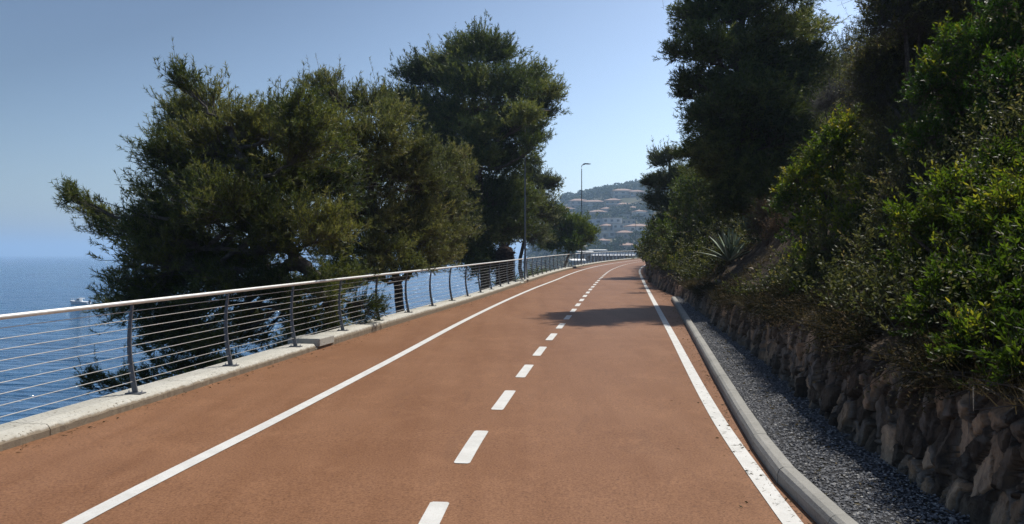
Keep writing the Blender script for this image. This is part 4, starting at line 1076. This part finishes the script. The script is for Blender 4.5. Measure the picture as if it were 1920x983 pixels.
# ------------------------------------------------------------------ air, sky, sun, camera
SUN_EL, SUN_AZ = 57.0, 44.0        # azimuth from straight ahead towards the right
bm_ = MB(); top = 125.0; bot = SEA_Z - 1.5
bm_.box((0, 0, (top + bot) / 2), (66000, 66000, top - bot))
hm, nt, N, L = newmat('haze_air'); v = N.new('ShaderNodeVolumePrincipled')
v.inputs['Color'].default_value = (.52, .74, 1.0, 1); v.inputs['Density'].default_value = .00034; v.inputs['Anisotropy'].default_value = .3
out(nt, v.outputs[0], 'Volume')
tag(bm_.build('haze', hm), 'pale blue sea haze filling the air', 'haze', None, 'stuff')

w = bpy.data.worlds.new('World'); scene.world = w; w.use_nodes = True
nt = w.node_tree; bg = nt.nodes['Background']
sky = nt.nodes.new('ShaderNodeTexSky'); sky.sky_type = 'NISHITA'; sky.sun_disc = False
sky.sun_elevation = R(SUN_EL); sky.sun_rotation = R(SUN_AZ); sky.altitude = 20; sky.air_density = 1.0; sky.dust_density = 1.6; sky.ozone_density = 3.2
tc = nt.nodes.new('ShaderNodeTexCoord'); dt = nt.nodes.new('ShaderNodeVectorMath'); dt.operation = 'DOT_PRODUCT'
nt.links.new(tc.outputs['Generated'], dt.inputs[0]); dt.inputs[1].default_value = (.565, 0, -1.17)   # deeper blue away from the sun and with height
ad = nt.nodes.new('ShaderNodeMath'); ad.operation = 'ADD'; ad.inputs[1].default_value = 1.0; nt.links.new(dt.outputs['Value'], ad.inputs[0])
cl = nt.nodes.new('ShaderNodeClamp'); cl.inputs['Min'].default_value = .45; cl.inputs['Max'].default_value = 1.25; nt.links.new(ad.outputs[0], cl.inputs[0])
sc_ = nt.nodes.new('ShaderNodeVectorMath'); sc_.operation = 'SCALE'; nt.links.new(sky.outputs[0], sc_.inputs[0]); nt.links.new(cl.outputs[0], sc_.inputs['Scale'])
nt.links.new(sc_.outputs[0], bg.inputs[0]); bg.inputs[1].default_value = .130

ld = bpy.data.lights.new('Sun', 'SUN'); ld.energy = 4.0; ld.angle = R(.53); ld.color = (1, .955, .88)
lo = bpy.data.objects.new('Sun', ld); COL.objects.link(lo)
el, az = R(SUN_EL), R(SUN_AZ)
from mathutils import Vector
S = Vector((math.sin(az) * math.cos(el), math.cos(az) * math.cos(el), math.sin(el)))
lo.rotation_euler = S.to_track_quat('Z', 'Y').to_euler(); lo.location = (20, 20, 60)

cd = bpy.data.cameras.new('Camera'); cam = bpy.data.objects.new('Camera', cd); COL.objects.link(cam)
cam.location = (0, 0, CAMZ); cam.rotation_euler = (R(90), 0, 0)
cd.sensor_width = 36; cd.lens = 36 * F / 1920; cd.shift_y = -14.5 / 1920; cd.clip_start = .05; cd.clip_end = 80000
scene.camera = cam

scene.render.engine = 'CYCLES'
cy = scene.cycles
cy.use_denoising = True
try: cy.denoiser = 'OPENIMAGEDENOISE'; cy.denoising_input_passes = 'RGB_ALBEDO_NORMAL'; cy.denoising_prefilter = 'NONE'
except Exception: pass
cy.max_bounces = 6; cy.diffuse_bounces = 4; cy.glossy_bounces = 2; cy.transmission_bounces = 3; cy.volume_bounces = 1; cy.transparent_max_bounces = 8
cy.sample_clamp_indirect = 6
vs = scene.view_settings
vs.view_transform = 'Standard'; vs.look = 'None'; vs.exposure = .52; vs.gamma = 1; vs.use_curve_mapping = False
